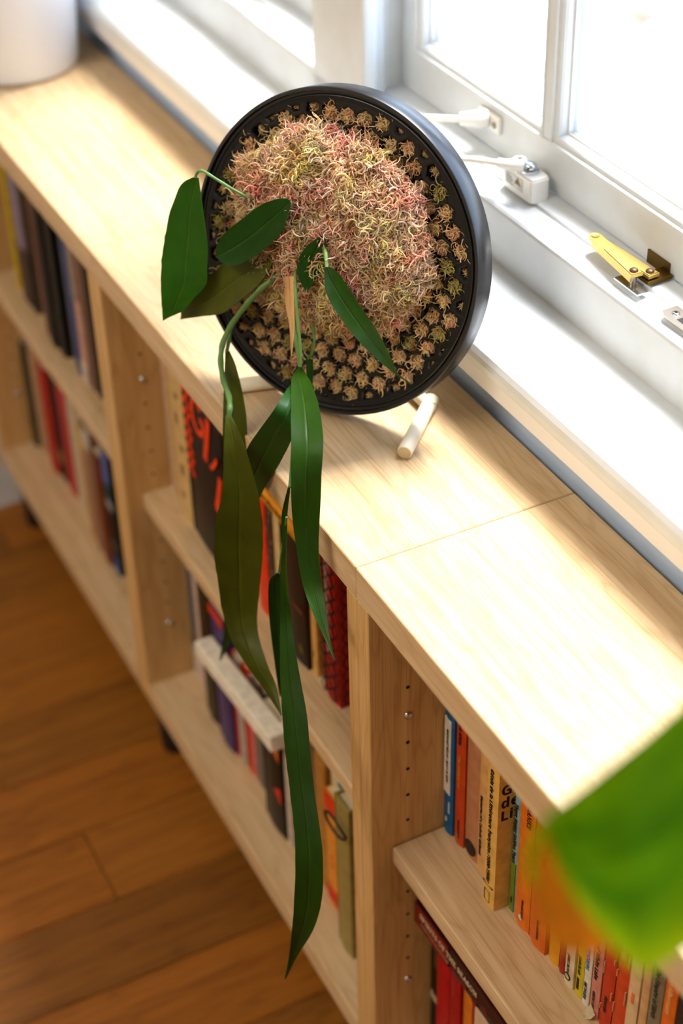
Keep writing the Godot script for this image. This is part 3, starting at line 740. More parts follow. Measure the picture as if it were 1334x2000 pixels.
# one sash: rails and stiles with an inner moulding, bars, panes
func sash(w: Node3D, x0: float, x1: float, bars: Array, top: float) -> void:
	var zf := -0.330
	var zb := -0.385
	var bot := 0.1385
	# cross-section of a member seen from its glass edge: t = distance from the glass edge outwards, z
	var prof := [Vector2(0.0122, zf), Vector2(0.0114, zf + 0.0013), Vector2(0.0100, zf + 0.0014), Vector2(0.0090, zf + 0.0003), Vector2(0.0088, zf - 0.0014), Vector2(0.0052, zf - 0.0018), Vector2(0.0034, zf - 0.0030), Vector2(0.0020, zf - 0.0055), Vector2(0.0014, zf - 0.0088), Vector2(0.0012, zf - 0.0105), Vector2(-0.0006, zf - 0.0110), Vector2(-0.0006, zf - 0.0145), Vector2(0.0012, zf - 0.0165), Vector2(0.0012, zf - 0.0175), Vector2(-0.0025, zf - 0.0185), Vector2(-0.0025, zb)]
	var cut := 0.0555
	var bp := [Vector2(zb, bot), Vector2(zf, bot)]
	for p in prof: bp.append(Vector2(p.y, bot + cut - p.x))
	part("bottom_rail", sweep(bp, 0, x0, x1), M.white_paint, w)
	var tp := [Vector2(zb, top), Vector2(zf, top)]
	for p in prof: tp.append(Vector2(p.y, top - cut + p.x))
	part("top_rail", sweep(tp, 0, x0, x1), M.white_paint, w)
	var stile := 0.0390
	for s in [-1.0, 1.0]:
		var xo := x0 if s < 0 else x1
		var sp := [Vector2(xo, zb), Vector2(xo, zf + 0.0001)]
		for p in prof: sp.append(Vector2(xo - s * (stile - p.x), p.y))
		part("stile", sweep(sp, 1, bot + 0.0433, top - 0.0433), M.white_paint, w)
		# the flat face of the stile runs down past the rail
	var edges := [x0 + stile]
	for b in bars:
		var q := []
		for p in prof: q.append(Vector2(b + 0.0175 - p.x, p.y))
		var r := []
		for i in range(prof.size() - 1, -1, -1): r.append(Vector2(b - 0.0175 + prof[i].x, prof[i].y))
		part("glazing_bar", sweep(q + r, 1, bot + 0.0433, top - 0.0433), M.white_paint, w)
		edges.append(b - 0.0175); edges.append(b + 0.0175)
	edges.append(x1 - stile)
	for i in range(0, edges.size(), 2):
		part("pane", box(Vector3(edges[i] - 0.002, bot + cut - 0.004, -0.3468), Vector3(edges[i + 1] + 0.002, top - cut + 0.004, -0.3443), 0.0003), M.glass, w)
		part("putty_line", box(Vector3(edges[i], bot + cut - 0.001, -0.3442), Vector3(edges[i + 1], bot + cut + 0.0012, -0.3425), 0.0006), M.putty, w, Vector3.ZERO, "worn line of old putty")

func ground_mesh() -> ArrayMesh:
	var nz := FastNoiseLite.new(); nz.seed = 8; nz.frequency = 1.5; nz.fractal_octaves = 3
	var gm := mat("ground", Color.WHITE, 0.95)
	gm.vertex_color_use_as_albedo = true
	gm.vertex_color_is_srgb = true
	var st := st_new(true)
	var cuts := [-14.0, -9.0]
	var x := -6.0
	while x < 2.0: cuts.append(x); x += 0.07 if x > -3.9 and x < -1.6 else 0.18
	cuts.append_array([3.0, 6.0, 14.0])
	var zs := [-16.0, -10.0, -7.0]
	var z := -5.5
	while z < -0.5: zs.append(z); z += 0.07 if z > -3.6 and z < -1.0 else 0.18
	zs.append_array([-0.386, 3.13, 8.0, 16.0])
	var col := func(a: float, b: float) -> Color:
		var v := nz.get_noise_2d(a, b)
		var u := nz.get_noise_2d(a * 2.2 + 20.0, b * 2.2)
		var c := Color(0.93, 0.93, 0.94)
		if v > 0.05: c = c.lerp(Color(0.36, 0.36, 0.40), clampf((v - 0.05) * 6.0, 0, 0.95))
		if u > 0.18 and v > -0.1: c = c.lerp(Color(0.34, 0.27, 0.18), clampf((u - 0.18) * 7.0, 0, 0.97))
		return c
	for i in cuts.size() - 1:
		for j in zs.size() - 1:
			for e in [[0, 0], [1, 0], [1, 1], [0, 0], [1, 1], [0, 1]]:
				var a: float = cuts[i + e[0]]
				var b: float = zs[j + e[1]]
				st.set_color(col.call(a, b))
				st.add_vertex(Vector3(a, 0.05 * nz.get_noise_2d(a * 0.7, b * 0.7) if b < -0.6 else 0.0, b))
	return done(st)

# ------------------------------------------------------------------ window fittings
func make_fittings() -> void:
	var o := Vector3(-0.28, DECK + 0.137, -0.315)
	var r := thing("window_restrictor", "white cable window lock with a keyed block on the ledge and bracket on the sash", "window lock", o)
	var L := func(x: float, y: float, z: float) -> Vector3: return Vector3(x, DECK + y, z) - o
	# keyed block, long side along the ledge
	var blk := st_new()
	var oct := func(x0: float, x1: float, z0: float, z1: float, c: float) -> Array:
		return [Vector2(x0 + c, z1), Vector2(x1 - c, z1), Vector2(x1 - c * 0.3, z1 - c * 0.3), Vector2(x1, z1 - c), Vector2(x1, z0 + c), Vector2(x1 - c, z0), Vector2(x0 + c, z0), Vector2(x0, z0 + c), Vector2(x0, z1 - c), Vector2(x0 + c * 0.3, z1 - c * 0.3)]
	add_sweep(blk, PackedVector2Array(oct.call(-0.282 - o.x, -0.231 - o.x, -0.3215 - o.z, -0.3010 - o.z, 0.004)), 1, -0.0002, 0.0205)
	add_sweep(blk, PackedVector2Array(oct.call(-0.281 - o.x, -0.232 - o.x, -0.3205 - o.z, -0.3020 - o.z, 0.004)), 1, 0.0205, 0.0222)
	var body := part("lock_body", done(blk), M.plastic_white, r)
	part("information_label", box(Vector3(-0.275 - o.x, 0.005, -0.3012 - o.z), Vector3(-0.246 - o.x, 0.017, -0.3007 - o.z), 0.0001), paper(Color(0.9, 0.9, 0.88)), body)
	part("warning_mark", sweep([Vector2(-0.2595 - o.x, 0.0098), Vector2(-0.2495 - o.x, 0.0098), Vector2(-0.2545 - o.x, 0.0165)], 2, -0.3008 - o.z, -0.3004 - o.z), paper(Color(0.55, 0.42, 0.06)), body, Vector3.ZERO, "dark yellow warning triangle")
	for i in 4:
		part("print_line", box(Vector3(-0.274 - o.x, 0.0058 + i * 0.0022, -0.3008 - o.z), Vector3(-0.262 - o.x - 0.002 * (i % 2), 0.0066 + i * 0.0022, -0.3005 - o.z), 0.0001), paper(Color(0.45, 0.45, 0.47)), body)
	part("keyhole_barrel", lathe([[Vector2(0.0062, 0.0), Vector2(0.0062, 0.0035), Vector2(0.0055, 0.0045)], [Vector2(0.0055, 0.0045), Vector2(0.0022, 0.0045)], [Vector2(0.0022, 0.0045), Vector2(0.0, 0.0025)]], 1, 24), M.plastic_white, r, L.call(-0.2705, 0.1588, -0.3125))
	part("key_socket", lathe([[Vector2(0.0026, 0.0), Vector2(0.0, 0.0)]], 1, 16), M.steel, r, L.call(-0.2705, 0.1640, -0.3125))
	part("chrome_head", lathe([[Vector2(0.0078, 0.0), Vector2(0.0082, 0.0010), Vector2(0.0082, 0.0030)], [Vector2(0.0060, 0.0030), Vector2(0.0064, 0.0052), Vector2(0.0058, 0.0078), Vector2(0.004, 0.0088), Vector2(0.0, 0.0090)]], 1, 28), M.chrome, r, L.call(-0.2495, 0.1592, -0.3105), "chrome locking head")
	part("cable_ferrule", tube([L.call(-0.2500, 0.1655, -0.3045), L.call(-0.2570, 0.1655, -0.2975), L.call(-0.2690, 0.1650, -0.2885)], [0.0048, 0.0052, 0.0044], 16), M.plastic_white, r)
	part("sash_bracket", box(Vector3(-0.367 - o.x, 0.0215, -0.3305 - o.z), Vector3(-0.329 - o.x, 0.0385, -0.3255 - o.z), 0.0022), M.plastic_white, r)
	part("bracket_screw", lathe([[Vector2(0.0034, 0.0), Vector2(0.003, 0.0012), Vector2(0.0, 0.0014)]], 2, 18), M.steel, r, L.call(-0.3365, 0.1665, -0.3256))
	part("cable_boss", tube([L.call(-0.3515, 0.168, -0.326), L.call(-0.3535, 0.1682, -0.318), L.call(-0.358, 0.1682, -0.309), L.call(-0.362, 0.1682, -0.303)], [0.0088, 0.0084, 0.0068, 0.0062], 18), M.plastic_white, r)
	part("cable", tube(spline([L.call(-0.360, 0.1682, -0.305), L.call(-0.378, 0.1680, -0.282), L.call(-0.406, 0.163, -0.262), L.call(-0.432, 0.156, -0.254), L.call(-0.438, 0.150, -0.240), L.call(-0.415, 0.147, -0.229), L.call(-0.370, 0.149, -0.232), L.call(-0.325, 0.156, -0.252), L.call(-0.292, 0.163, -0.272), L.call(-0.268, 0.165, -0.289)], 6), 0.0030, 12), M.cable_white, r, Vector3.ZERO, "white sheathed cable")
	# folded brass stay
	o = Vector3(-0.09, DECK + 0.1375, -0.305)
	var s := thing("window_stay", "folded brass stay hinged on the window ledge below the right pane", "window stay", o)
	var A := func(x: float, y: float, z: float) -> Vector3: return Vector3(x, DECK + y, z) - o
	# arms as flat bars with round ends, drawn in plan
	var bar := func(p: Vector3, q: Vector3, wd: float, th: float) -> ArrayMesh:
		var d := Vector2(q.x - p.x, q.z - p.z).normalized()
		var nn := Vector2(-d.y, d.x)
		var out := []
		for k in 7:
			var a := -PI / 2 + PI * k / 6.0
			out.append(Vector2(p.x, p.z) - d * cos(a) * wd / 2.0 + nn * sin(a) * wd / 2.0)
		out.append(Vector2(q.x, q.z) + nn * wd / 2.0)
		out.append(Vector2(q.x, q.z) - nn * wd / 2.0)
		var b := st_new()
		add_sweep(b, PackedVector2Array(out), 1, p.y, p.y + th)
		return done(b)
	var upper := part("outer_arm", bar.call(A.call(-0.1335, 0.1475, -0.3030), A.call(-0.0615, 0.1475, -0.2950), 0.0115, 0.0026), M.brass, s)
	part("arm_flange", bar.call(A.call(-0.1305, 0.1425, -0.2985), A.call(-0.0640, 0.1425, -0.2912), 0.0018, 0.0052), M.brass, upper)
	var innr := part("inner_arm", bar.call(A.call(-0.1325, 0.1446, -0.3045), A.call(-0.0575, 0.1446, -0.3100), 0.0115, 0.0026), M.brass, s)
	part("arm_step", bar.call(A.call(-0.108, 0.1500, -0.3003), A.call(-0.0620, 0.1500, -0.2952), 0.0098, 0.0008), M.brass, upper)
	part("arm_step", bar.call(A.call(-0.104, 0.1471, -0.3068), A.call(-0.0590, 0.1471, -0.3098), 0.0098, 0.0008), M.brass, innr)
	for p in [[-0.0665, 0.1506, -0.2955], [-0.0630, 0.1477, -0.3094]]:
		part("rivet", lathe([[Vector2(0.0038, 0.0), Vector2(0.0036, 0.0012), Vector2(0.0024, 0.0022), Vector2(0.0, 0.0026)]], 1, 18), M.rivet, s, A.call(p[0], p[1], p[2]), "dark domed rivet")
	part("pivot", lathe([[Vector2(0.0036, 0.0), Vector2(0.0036, 0.0008)], [Vector2(0.0036, 0.0008), Vector2(0.0026, 0.0006), Vector2(0.0, 0.0006)]], 1, 20), M.brass, s, A.call(-0.1335, 0.1500, -0.3030))
	part("base_plate", box(A.call(-0.0830, 0.1370, -0.2995), A.call(-0.0490, 0.1388, -0.2880), 0.0004), M.chrome, s, Vector3.ZERO, "chrome base plate")
	part("base_pin", tube([A.call(-0.0665, 0.1385, -0.2950), A.call(-0.0665, 0.1480, -0.2950)], 0.0032, 12), M.steel, s)
	part("sash_plate", box(A.call(-0.0930, 0.1350, -0.3298), A.call(-0.0625, 0.1500, -0.3280), 0.0003), M.brass_dark, s, Vector3.ZERO, "tarnished brass plate on the sash")
	part("sash_lug", box(A.call(-0.0720, 0.1395, -0.3285), A.call(-0.0560, 0.1430, -0.3030), 0.0006), M.brass_dark, s)
	# second plate at the frame's edge
	o = Vector3(-0.005, DECK + 0.137, -0.297)
	var k := thing("stay_plate", "steel striking plate with a screw at the right edge of the ledge", "plate", o)
	part("plate", sweep([Vector2(-0.0135, -0.0085), Vector2(0.028, -0.0085), Vector2(0.028, 0.0085), Vector2(-0.0075, 0.0095), Vector2(-0.0135, 0.0060)], 1, 0.0002, 0.0022), M.steel, k)
	part("screw", lathe([[Vector2(0.0036, 0.0), Vector2(0.0030, 0.0012), Vector2(0.0012, 0.0014)], [Vector2(0.0012, 0.0008), Vector2(0.0, 0.0008)]], 1, 18), M.chrome, k, Vector3(-0.004, 0.0020, 0.0))
	part("slot_recess", box(Vector3(0.004, 0.0019, -0.005), Vector3(0.022, 0.0024, 0.005), 0.0003), M.black, k)

# ------------------------------------------------------------------ bookcases
func make_bookcase(x0: float, x1: float, label: String, mt: Material, mu: Material, shelf_y: float, feet: Array) -> void:
	var t := thing("bookcase", label, "bookcase", Vector3(x0, 0, 0), "oak veneer bookcases in a row under the window")
	var w := x1 - x0
	var D := DECK
	var dp := -0.2043
	var e := 0.0003
	part("top_panel", box(Vector3(e, D - 0.033, dp), Vector3(w - e, D, 0.0), 0.0009), mt, t)
	for x in [0.0, w - 0.0188]:
		part("side_panel", box(Vector3(x + e, D - 0.632, dp), Vector3(x + 0.0188 - e, D - 0.0331, -0.0004), 0.0009), mu, t)
	part("bottom_panel", box(Vector3(0.0188, D - 0.632, dp), Vector3(w - 0.0188, D - 0.6009, -0.0006), 0.0009), mt, t)
	part("back_panel", box(Vector3(0.0188, D - 0.6009, dp + 0.001), Vector3(w - 0.0188, D - 0.033, dp + 0.006), 0.0005), mu, t)
	part("shelf", box(Vector3(0.0192, D - shelf_y - 0.0202, dp + 0.008), Vector3(w - 0.0192, D - shelf_y, -0.0205), 0.0012), mt, t)
	var dot := lathe([[Vector2(0.0018, 0.0), Vector2(0.0018, -0.0001), Vector2(0.0, -0.0001)]], 2, 12)
	var screw := lathe([[Vector2(0.0040, 0.0), Vector2(0.0038, 0.0012), Vector2(0.0024, 0.0020)], [Vector2(0.0024, 0.0020), Vector2(0.0, 0.0010)]], 2, 18)
	for s in [0, 1]:
		for zz in [-0.0366, -0.165]:
			for k in 13:
				var y := D - 0.1289 - 0.032 * k
				if absf(y - (D - shelf_y - 0.01)) < 0.02: continue
				var big: bool = (k == 1 or k == 12) and zz > -0.1
				var p := part("shelf_screw" if big else "pin_hole", screw if big else dot, M.chrome if big else M.hole, t, Vector3(0.0190 if s == 0 else w - 0.0190, y, zz))
				p.rotation.y = PI / 2 if s == 0 else -PI / 2
	for lx in feet:
		for lz in [-0.035, dp + 0.035]:
			part("foot", lathe([[Vector2(0.0, 0.0), Vector2(0.0175, 0.0)], [Vector2(0.0175, 0.0), Vector2(0.019, 0.004), Vector2(0.021, D - 0.6325)], [Vector2(0.021, D - 0.6325), Vector2(0.0, D - 0.6325)]], 1, 24), M.foot_black, t, Vector3(lx, 0, lz))

# ------------------------------------------------------------------ books
# spine between x0 and x1, its foot on y, its face at z; the book reaches back by d
func book(x0: float, x1: float, y: float, z: float, h: float, d: float, col: Color, label: String, group: String, hard := false, category := "book") -> Node3D:
	var w := x1 - x0
	d = minf(d, 0.195 + z) if z < 0.0 else d
	var t := thing("book", label, category, Vector3((x0 + x1) / 2.0, y + 0.0003, z), group)
	var b := 0.0012 if not hard else 0.0022
	var bulge := minf(0.0016, w * 0.10) if not hard else minf(0.003, w * 0.14)
	var a := w / 2.0 - 0.0002
	var lo := 0.0
	var out := [Vector2(-a, -d), Vector2(-a, -0.0016)]
	for k in 7:
		var f := -1.0 + 2.0 * k / 6.0
		out.append(Vector2(f * (a - 0.0008), -bulge * f * f))
	out.append_array([Vector2(a, -0.0016), Vector2(a, -d), Vector2(a - b, -d), Vector2(a - b, -0.004), Vector2(-a + b, -0.004), Vector2(-a + b, -d)])
	part("cover", sweep(out, 1, 0.0, h), paper(col, 0.42 if hard else 0.5), t)
	var ins := 0.003 if hard else 0.0004
	part("page_block", box(Vector3(-a + b, ins, -d + ins + 0.0005), Vector3(a - b, h - ins, -0.004), 0.0004), M.pages, t)
	t.set_meta("w", w)
	return t

# a flat printed patch on a spine, its height range measured up from the book's foot
func band(t: Node3D, y0: float, y1: float, col: Color, called := "printed_band", f0 := -1.0, f1 := 1.0) -> void:
	var w: float = t.get_meta("w")
	var a := w / 2.0 - 0.0011
	part(called, box(Vector3(f0 * a, y0, -0.0012), Vector3(f1 * a, y1, 0.00025), 0.0001), paper(col), t)

# lettering that runs down the spine from y_top
func spine_text(t: Node3D, s: String, y_top: float, size: float, col: Color, fx := 0.0, font := "Droid Sans", bold := false) -> void:
	var w: float = t.get_meta("w")
	var xf := Transform3D(Basis(Vector3(0, -1, 0), Vector3(1, 0, 0), Vector3(0, 0, 1)), Vector3(fx * w / 2.0 - size * 0.5, y_top, 0.0005))
	letters(t, s, size, col, xf, font, bold)

func letters(t: Node3D, s: String, size: float, col: Color, xf: Transform3D, font := "Droid Sans", bold := false) -> void:
	var tm := TextMesh.new()
	tm.text = s
	var f := SystemFont.new()
	f.font_names = PackedStringArray([font])
	if bold: f.font_weight = 700
	tm.font = f
	tm.font_size = 32
	tm.pixel_size = size / 32.0
	tm.depth = 0.0003
	tm.curve_step = 3.0
	tm.horizontal_alignment = HORIZONTAL_ALIGNMENT_LEFT
	tm.vertical_alignment = VERTICAL_ALIGNMENT_BOTTOM
	var o := part("lettering", tm, paper(col), t)
	o.transform = xf

func make_books() -> void:
	var u := DECK - 0.3157
	var m := DECK - 0.3106
	var l := DECK - 0.6009
	var ink := Color(0.1, 0.085, 0.07)
	var white := Color(0.9, 0.88, 0.82)
	# --- nearest bookcase, upper shelf
	var g := "paperbacks on the upper shelf of the nearest bookcase"
	var t := book(0.0195, 0.0345, u, -0.072, 0.181, 0.11, Color(0.04, 0.36, 0.58), "blue paperback with a white spine panel against the bookcase side", g)
	band(t, 0.050, 0.140, white, "spine_panel", -1.0, 0.62)
	spine_text(t, "MARGARET MILLAR · BEAST IN VIEW", 0.128, 0.0040, ink, -0.15)
	spine_text(t, "PENGUIN", 0.042, 0.0034, white, 0.45)
	band(t, 0.014, 0.019, white, "publisher_mark", -0.4, 0.0)
	t = book(0.0356, 0.0512, u, -0.0735, 0.180, 0.11, Color(0.76, 0.25, 0.06), "orange red paperback with yellow title, second from the bookcase side", g)
	spine_text(t, "Patrick White", 0.158, 0.0058, Color(0.12, 0.06, 0.03))
	spine_text(t, "The Vivisector", 0.112, 0.0066, Color(0.86, 0.52, 0.12))
	spine_text(t, "PENGUIN BOOKS", 0.032, 0.0028, ink, 0.1)
	band(t, 0.006, 0.012, Color(0.85, 0.6, 0.3), "publisher_mark", -0.2, 0.3)
	t = book(0.0518, 0.0735, u, -0.075, 0.182, 0.11, Color(0.74, 0.50, 0.34), "plain dusty pink brown paperback with a black oval at the spine foot", g)
	part("publisher_mark", lathe([[Vector2(0.0085, 0.0), Vector2(0.0085, 0.0006)], [Vector2(0.0085, 0.0006), Vector2(0.0, 0.0006)]], 2, 28), paper(Color(0.1, 0.08, 0.06)), t, Vector3(0.0, 0.013, 0.0))
	t = book(0.0742, 0.0865, u, -0.074, 0.183, 0.11, Color(0.87, 0.66, 0.40), "thin tan paperback lettered Memories of a Catholic Girlhood", g)
	spine_text(t, "Memories of a Catholic Girlhood", 0.096, 0.0047, ink, 0.0, "Droid Sans", true)
	t = book(0.0875, 0.1055, u, -0.076, 0.183, 0.11, Color(0.80, 0.56, 0.33), "tan paperback with a dark red top, half hidden by the thick yellow book", g)
	band(t, 0.160, 0.183, Color(0.45, 0.12, 0.06))
	spine_text(t, "LEONARDO SCIASCIA", 0.150, 0.0042, ink, -0.5)
	spine_text(t, "candido", 0.09, 0.0042, ink, -0.5)
	t = book(0.1068, 0.1246, u, -0.0605, 0.203, 0.14, Color(0.90, 0.71, 0.36), "thick cream yellow paperback pulled forward, lettered Génie de la Littérature française", g)
	spine_text(t, "Girard", 0.194, 0.0072, ink, 0.0, "Droid Sans")
	spine_text(t, "Génie de la Littérature française /1800-1900/", 0.166, 0.0063, ink, 0.0, "Droid Sans", true)
	band(t, 0.0265, 0.0269, Color(0.35, 0.25, 0.1), "printed_rule")
	for q in [[0.0055, 0.0059, -0.6, 0.4], [0.0185, 0.0189, -0.6, 0.4]]: band(t, q[0], q[1], Color(0.35, 0.25, 0.1), "printed_rule", q[2], q[3])
	for q in [[-0.62, -0.57], [0.38, 0.43]]: band(t, 0.0055, 0.0189, Color(0.35, 0.25, 0.1), "printed_rule", q[0], q[1])
	var wall_x: float = t.get_meta("w") / 2.0
	var lines := ["Génie", "de la", "Littérature"]
	for i in 3:
		letters(t, lines[i], 0.0155, Color(0.08, 0.06, 0.04), Transform3D(Basis(Vector3(0, 0, -1), Vector3(0, 1, 0), Vector3(1, 0, 0)), Vector3(wall_x, 0.136 - 0.0148 * i, -0.0035)), "Droid Sans", true)
	t = book(0.1260, 0.1345, u, -0.076, 0.180, 0.11, Color(0.55, 0.70, 0.72), "slim pale blue and green paperback lettered These Happy Golden Years", g)
	band(t, 0.0, 0.060, Color(0.42, 0.52, 0.12))
	spine_text(t, "Wilder", 0.160, 0.0058, Color(0.2, 0.55, 0.7))
	spine_text(t, "These Happy Golden Years", 0.132, 0.0056, ink, 0.0, "Droid Sans", true)
	band(t, 0.010, 0.018, ink, "publisher_mark", -0.4, 0.3)
	t = book(0.1375, 0.1600, u, -0.0735, 0.180, 0.11, Color(0.90, 0.45, 0.07), "thick orange paperback lettered BANKS next to the pale blue book", g)
	spine_text(t, "BANKS", 0.150, 0.0075, ink, 0.3, "Droid Serif")
	spine_text(t, "PENGUIN BOOKS", 0.036, 0.0032, ink, 0.15)
	part("publisher_mark", lathe([[Vector2(0.0028, 0.0), Vector2(0.0028, 0.0005)], [Vector2(0.0028, 0.0005), Vector2(0.0, 0.0005)]], 2, 20), paper(white), t, Vector3(0.0, 0.012, 0.0))
	t = book(0.1606, 0.1845, u, -0.0735, 0.181, 0.11, Color(0.86, 0.40, 0.07), "orange paperback behind the withered side of the blurred leaf", g)
	spine_text(t, "PENGUIN BOOKS", 0.036, 0.0032, ink, 0.15)
	t = book(0.1855, 0.2005, u, -0.077, 0.178, 0.11, Color(0.90, 0.62, 0.10), "golden yellow paperback mostly hidden by the blurred leaf, only its foot showing", g)
	t = book(0.2012, 0.2085, u, -0.0775, 0.178, 0.11, Color(0.66, 0.18, 0.07), "thin brick red paperback between golden yellow and cream books", g)
	t = book(0.2120, 0.2245, u, -0.075, 0.181, 0.11, Color(0.88, 0.80, 0.66), "cream paperback with a round mark at its foot under the blurred leaf", g)
	spine_text(t, "JAMES BLISH", 0.040, 0.0040, ink)
	part("publisher_mark", lathe([[Vector2(0.0040, 0.0), Vector2(0.0040, 0.0005)], [Vector2(0.0030, 0.0005), Vector2(0.0034, 0.0008), Vector2(0.0040, 0.0005)]], 2, 24), paper(ink), t, Vector3(0.0, 0.012, 0.0))
	t = book(0.2252, 0.2355, u, -0.077, 0.180, 0.11, Color(0.82, 0.74, 0.10), "bright yellow green paperback lettered Woods with a black mark", g)
	spine_text(t, "Woods", 0.090, 0.0062, ink)
	spine_text(t, "JOHN BLAIR", 0.050, 0.0042, ink)
	band(t, 0.008, 0.022, ink, "publisher_mark", -0.45, 0.3)
	t = book(0.2363, 0.2455, u, -0.0765, 0.182, 0.11, Color(0.90, 0.87, 0.80), "slim white paperback with blue lettering beside the yellow green one", g)
	spine_text(t, "STRINDBERG", 0.076, 0.0052, Color(0.15, 0.35, 0.65))
	spine_text(t, "METHUEN", 0.030, 0.0046, ink)
	t = book(0.2465, 0.2585, u, -0.0765, 0.182, 0.11, Color(0.83, 0.52, 0.46), "pink paperback with black title and a torn paper foot", g)
	spine_text(t, "The Shores of White Lake", 0.122, 0.0062, ink, 0.0, "Droid Sans", true)
	spine_text(t, "GREEN LUNDY", 0.032, 0.0040, ink)
	var st := st_new(true)
	for k in 7:
		add_tube(st, [Vector3(-0.001 + 0.0009 * k, 0.013 - 0.001 * k, 0.0), Vector3(-0.002 + 0.001 * k, 0.007 - 0.0006 * k, 0.004), Vector3(-0.005 + 0.0011 * k, 0.001, 0.006 + 0.0005 * (k % 3))], [0.0011, 0.0009, 0.0003], 5)
	part("torn_paper", done(st), M.pages, t)
	t = book(0.2595, 0.2745, u, -0.077, 0.182, 0.11, Color(0.76, 0.21, 0.05), "scuffed red orange paperback next to the pink book", g)
	spine_text(t, "Goldsby", 0.13, 0.0070, Color(0.9, 0.5, 0.25))
	spine_text(t, "PENGUIN", 0.042, 0.0046, ink)
	for k in 6: band(t, 0.02 + 0.022 * k, 0.026 + 0.022 * k + 0.004 * (k % 3), Color(0.86, 0.66, 0.48), "worn_edge", [-1.0, 0.86][k % 2], [-0.88, 1.0][k % 2])
	t = book(0.2755, 0.2910, u, -0.077, 0.182, 0.11, Color(0.80, 0.26, 0.07), "scuffed red orange paperback with pale lettering, second after the pink book", g)
	spine_text(t, "Max Davis", 0.140, 0.0080, Color(0.94, 0.62, 0.4))
	for k in 6: band(t, 0.012 + 0.022 * k, 0.020 + 0.022 * k + 0.004 * (k % 3), Color(0.86, 0.66, 0.48), "worn_edge", [0.86, -1.0][k % 2], [1.0, -0.88][k % 2])
	t = book(0.2918, 0.3050, u, -0.076, 0.184, 0.11, Color(0.87, 0.74, 0.56), "cream paperback with an orange dot right of the red orange pair", g)
	band(t, 0.072, 0.084, Color(0.88, 0.45, 0.15), "printed_dot", -0.1, 0.5)
	t = book(0.3056, 0.3150, u, -0.077, 0.184, 0.11, Color(0.82, 0.64, 0.44), "tan paperback between the cream and grey spines at the frame corner", g)
	spine_text(t, "ARENA", 0.05, 0.0045, ink)
	t = book(0.3158, 0.3300, u, -0.077, 0.184, 0.11, Color(0.50, 0.46, 0.36), "grey paperback with a dark title at the lower right corner", g)
	spine_text(t, "The Empire of Birds", 0.140, 0.0066, ink)
	t = book(0.3308, 0.3450, u, -0.077, 0.184, 0.11, Color(0.88, 0.42, 0.08), "last orange paperback before the dark brown book in the corner", g)
	spine_text(t, "Lise Alberman", 0.150, 0.0070, Color(0.96, 0.74, 0.45))
	t = book(0.3458, 0.3800, u, -0.077, 0.186, 0.12, Color(0.12, 0.07, 0.05), "dark brown book at the far right frame corner", g)
	spine_text(t, "History of the Tale", 0.150, 0.0090, Color(0.55, 0.42, 0.3), -0.2)
	# --- nearest bookcase, lower shelf
	g = "books on the lower shelf of the nearest bookcase"
	t = book(0.0205, 0.0445, l, -0.060, 0.168, 0.12, Color(0.07, 0.045, 0.035), "black book beside the bookcase side under the leaning dark red book", g)
	band(t, 0.052, 0.062, Color(0.75, 0.68, 0.58), "printed_band", -0.9, 0.7)
	spine_text(t, "The Night Guests", 0.160, 0.007, Color(0.5, 0.38, 0.2))
	t = book(0.0455, 0.0690, l, -0.052, 0.172, 0.13, Color(0.72, 0.02, 0.05), "crimson book on the lower shelf right of the black one", g)
	t = book(0.0696, 0.0885, l, -0.052, 0.172, 0.13, Color(0.66, 0.03, 0.05), "crimson book with a faint pale title, second from the black one", g)
	spine_text(t, "Carmine", 0.150, 0.007, Color(0.8, 0.25, 0.2))
	t = book(0.0900, 0.1080, l, -0.055, 0.170, 0.12, Color(0.86, 0.48, 0.08), "amber and orange book between crimson and cream spines", g)
	band(t, 0.150, 0.170, Color(0.72, 0.15, 0.05))
	t = book(0.1088, 0.1165, l, -0.053, 0.171, 0.12, Color(0.62, 0.10, 0.05), "thin dark red book left of the cream one on the lower shelf", g)
	t = book(0.1175, 0.1450, l, -0.050, 0.171, 0.12, Color(0.86, 0.74, 0.60), "cream book with small grey title at the bottom frame edge", g)
	spine_text(t, "Aftermath", 0.110, 0.006, Color(0.35, 0.3, 0.25))
	t = book(0.1460, 0.1900, l, -0.055, 0.172, 0.12, Color(0.16, 0.10, 0.06), "dark brown book below the leaning dark red spine", g)
	t = book(-0.0143, 0.0143, 0, 0, 0.196, 0.13, Color(0.24, 0.09, 0.05), "dark red and black book lying flat under the shelf, titled SPIRITS OF THE SEASON", g, true)
	t.rotation.z = PI / 2
	t.position = Vector3(0.2170, l + 0.1727 + 0.0146, -0.043)
	band(t, 0.135, 0.196, Color(0.50, 0.13, 0.07), "printed_band")
	for k in 7: band(t, 0.012 + 0.018 * k, 0.020 + 0.018 * k, Color(0.42, 0.11, 0.05), "printed_leaf", -0.9 + 0.2 * (k % 4), -0.5 + 0.25 * (k % 4))
	spine_text(t, "SPIRITS OF THE SEASON", 0.186, 0.0088, Color(0.95, 0.85, 0.72), 0.25, "Droid Serif")
	spine_text(t, "CHRISTMAS HAUNTINGS", 0.184, 0.0046, Color(0.75, 0.55, 0.42), -0.45)
	# --- middle bookcase, upper shelf
	g = "books on the upper shelf of the middle bookcase"
	t = book(-0.5795, -0.5625, m, -0.056, 0.235, 0.13, Color(0.84, 0.72, 0.62), "pale pinkish white book against the far side of the middle bookcase", g)
	t = book(-0.5600, -0.5300, m, -0.052, 0.225, 0.13, Color(0.80, 0.66, 0.45), "mottled tan book between the pinkish white and cream spines", g)
	band(t, 0.05, 0.14, Color(0.5, 0.2, 0.18), "printed_band", 0.6, 1.0)
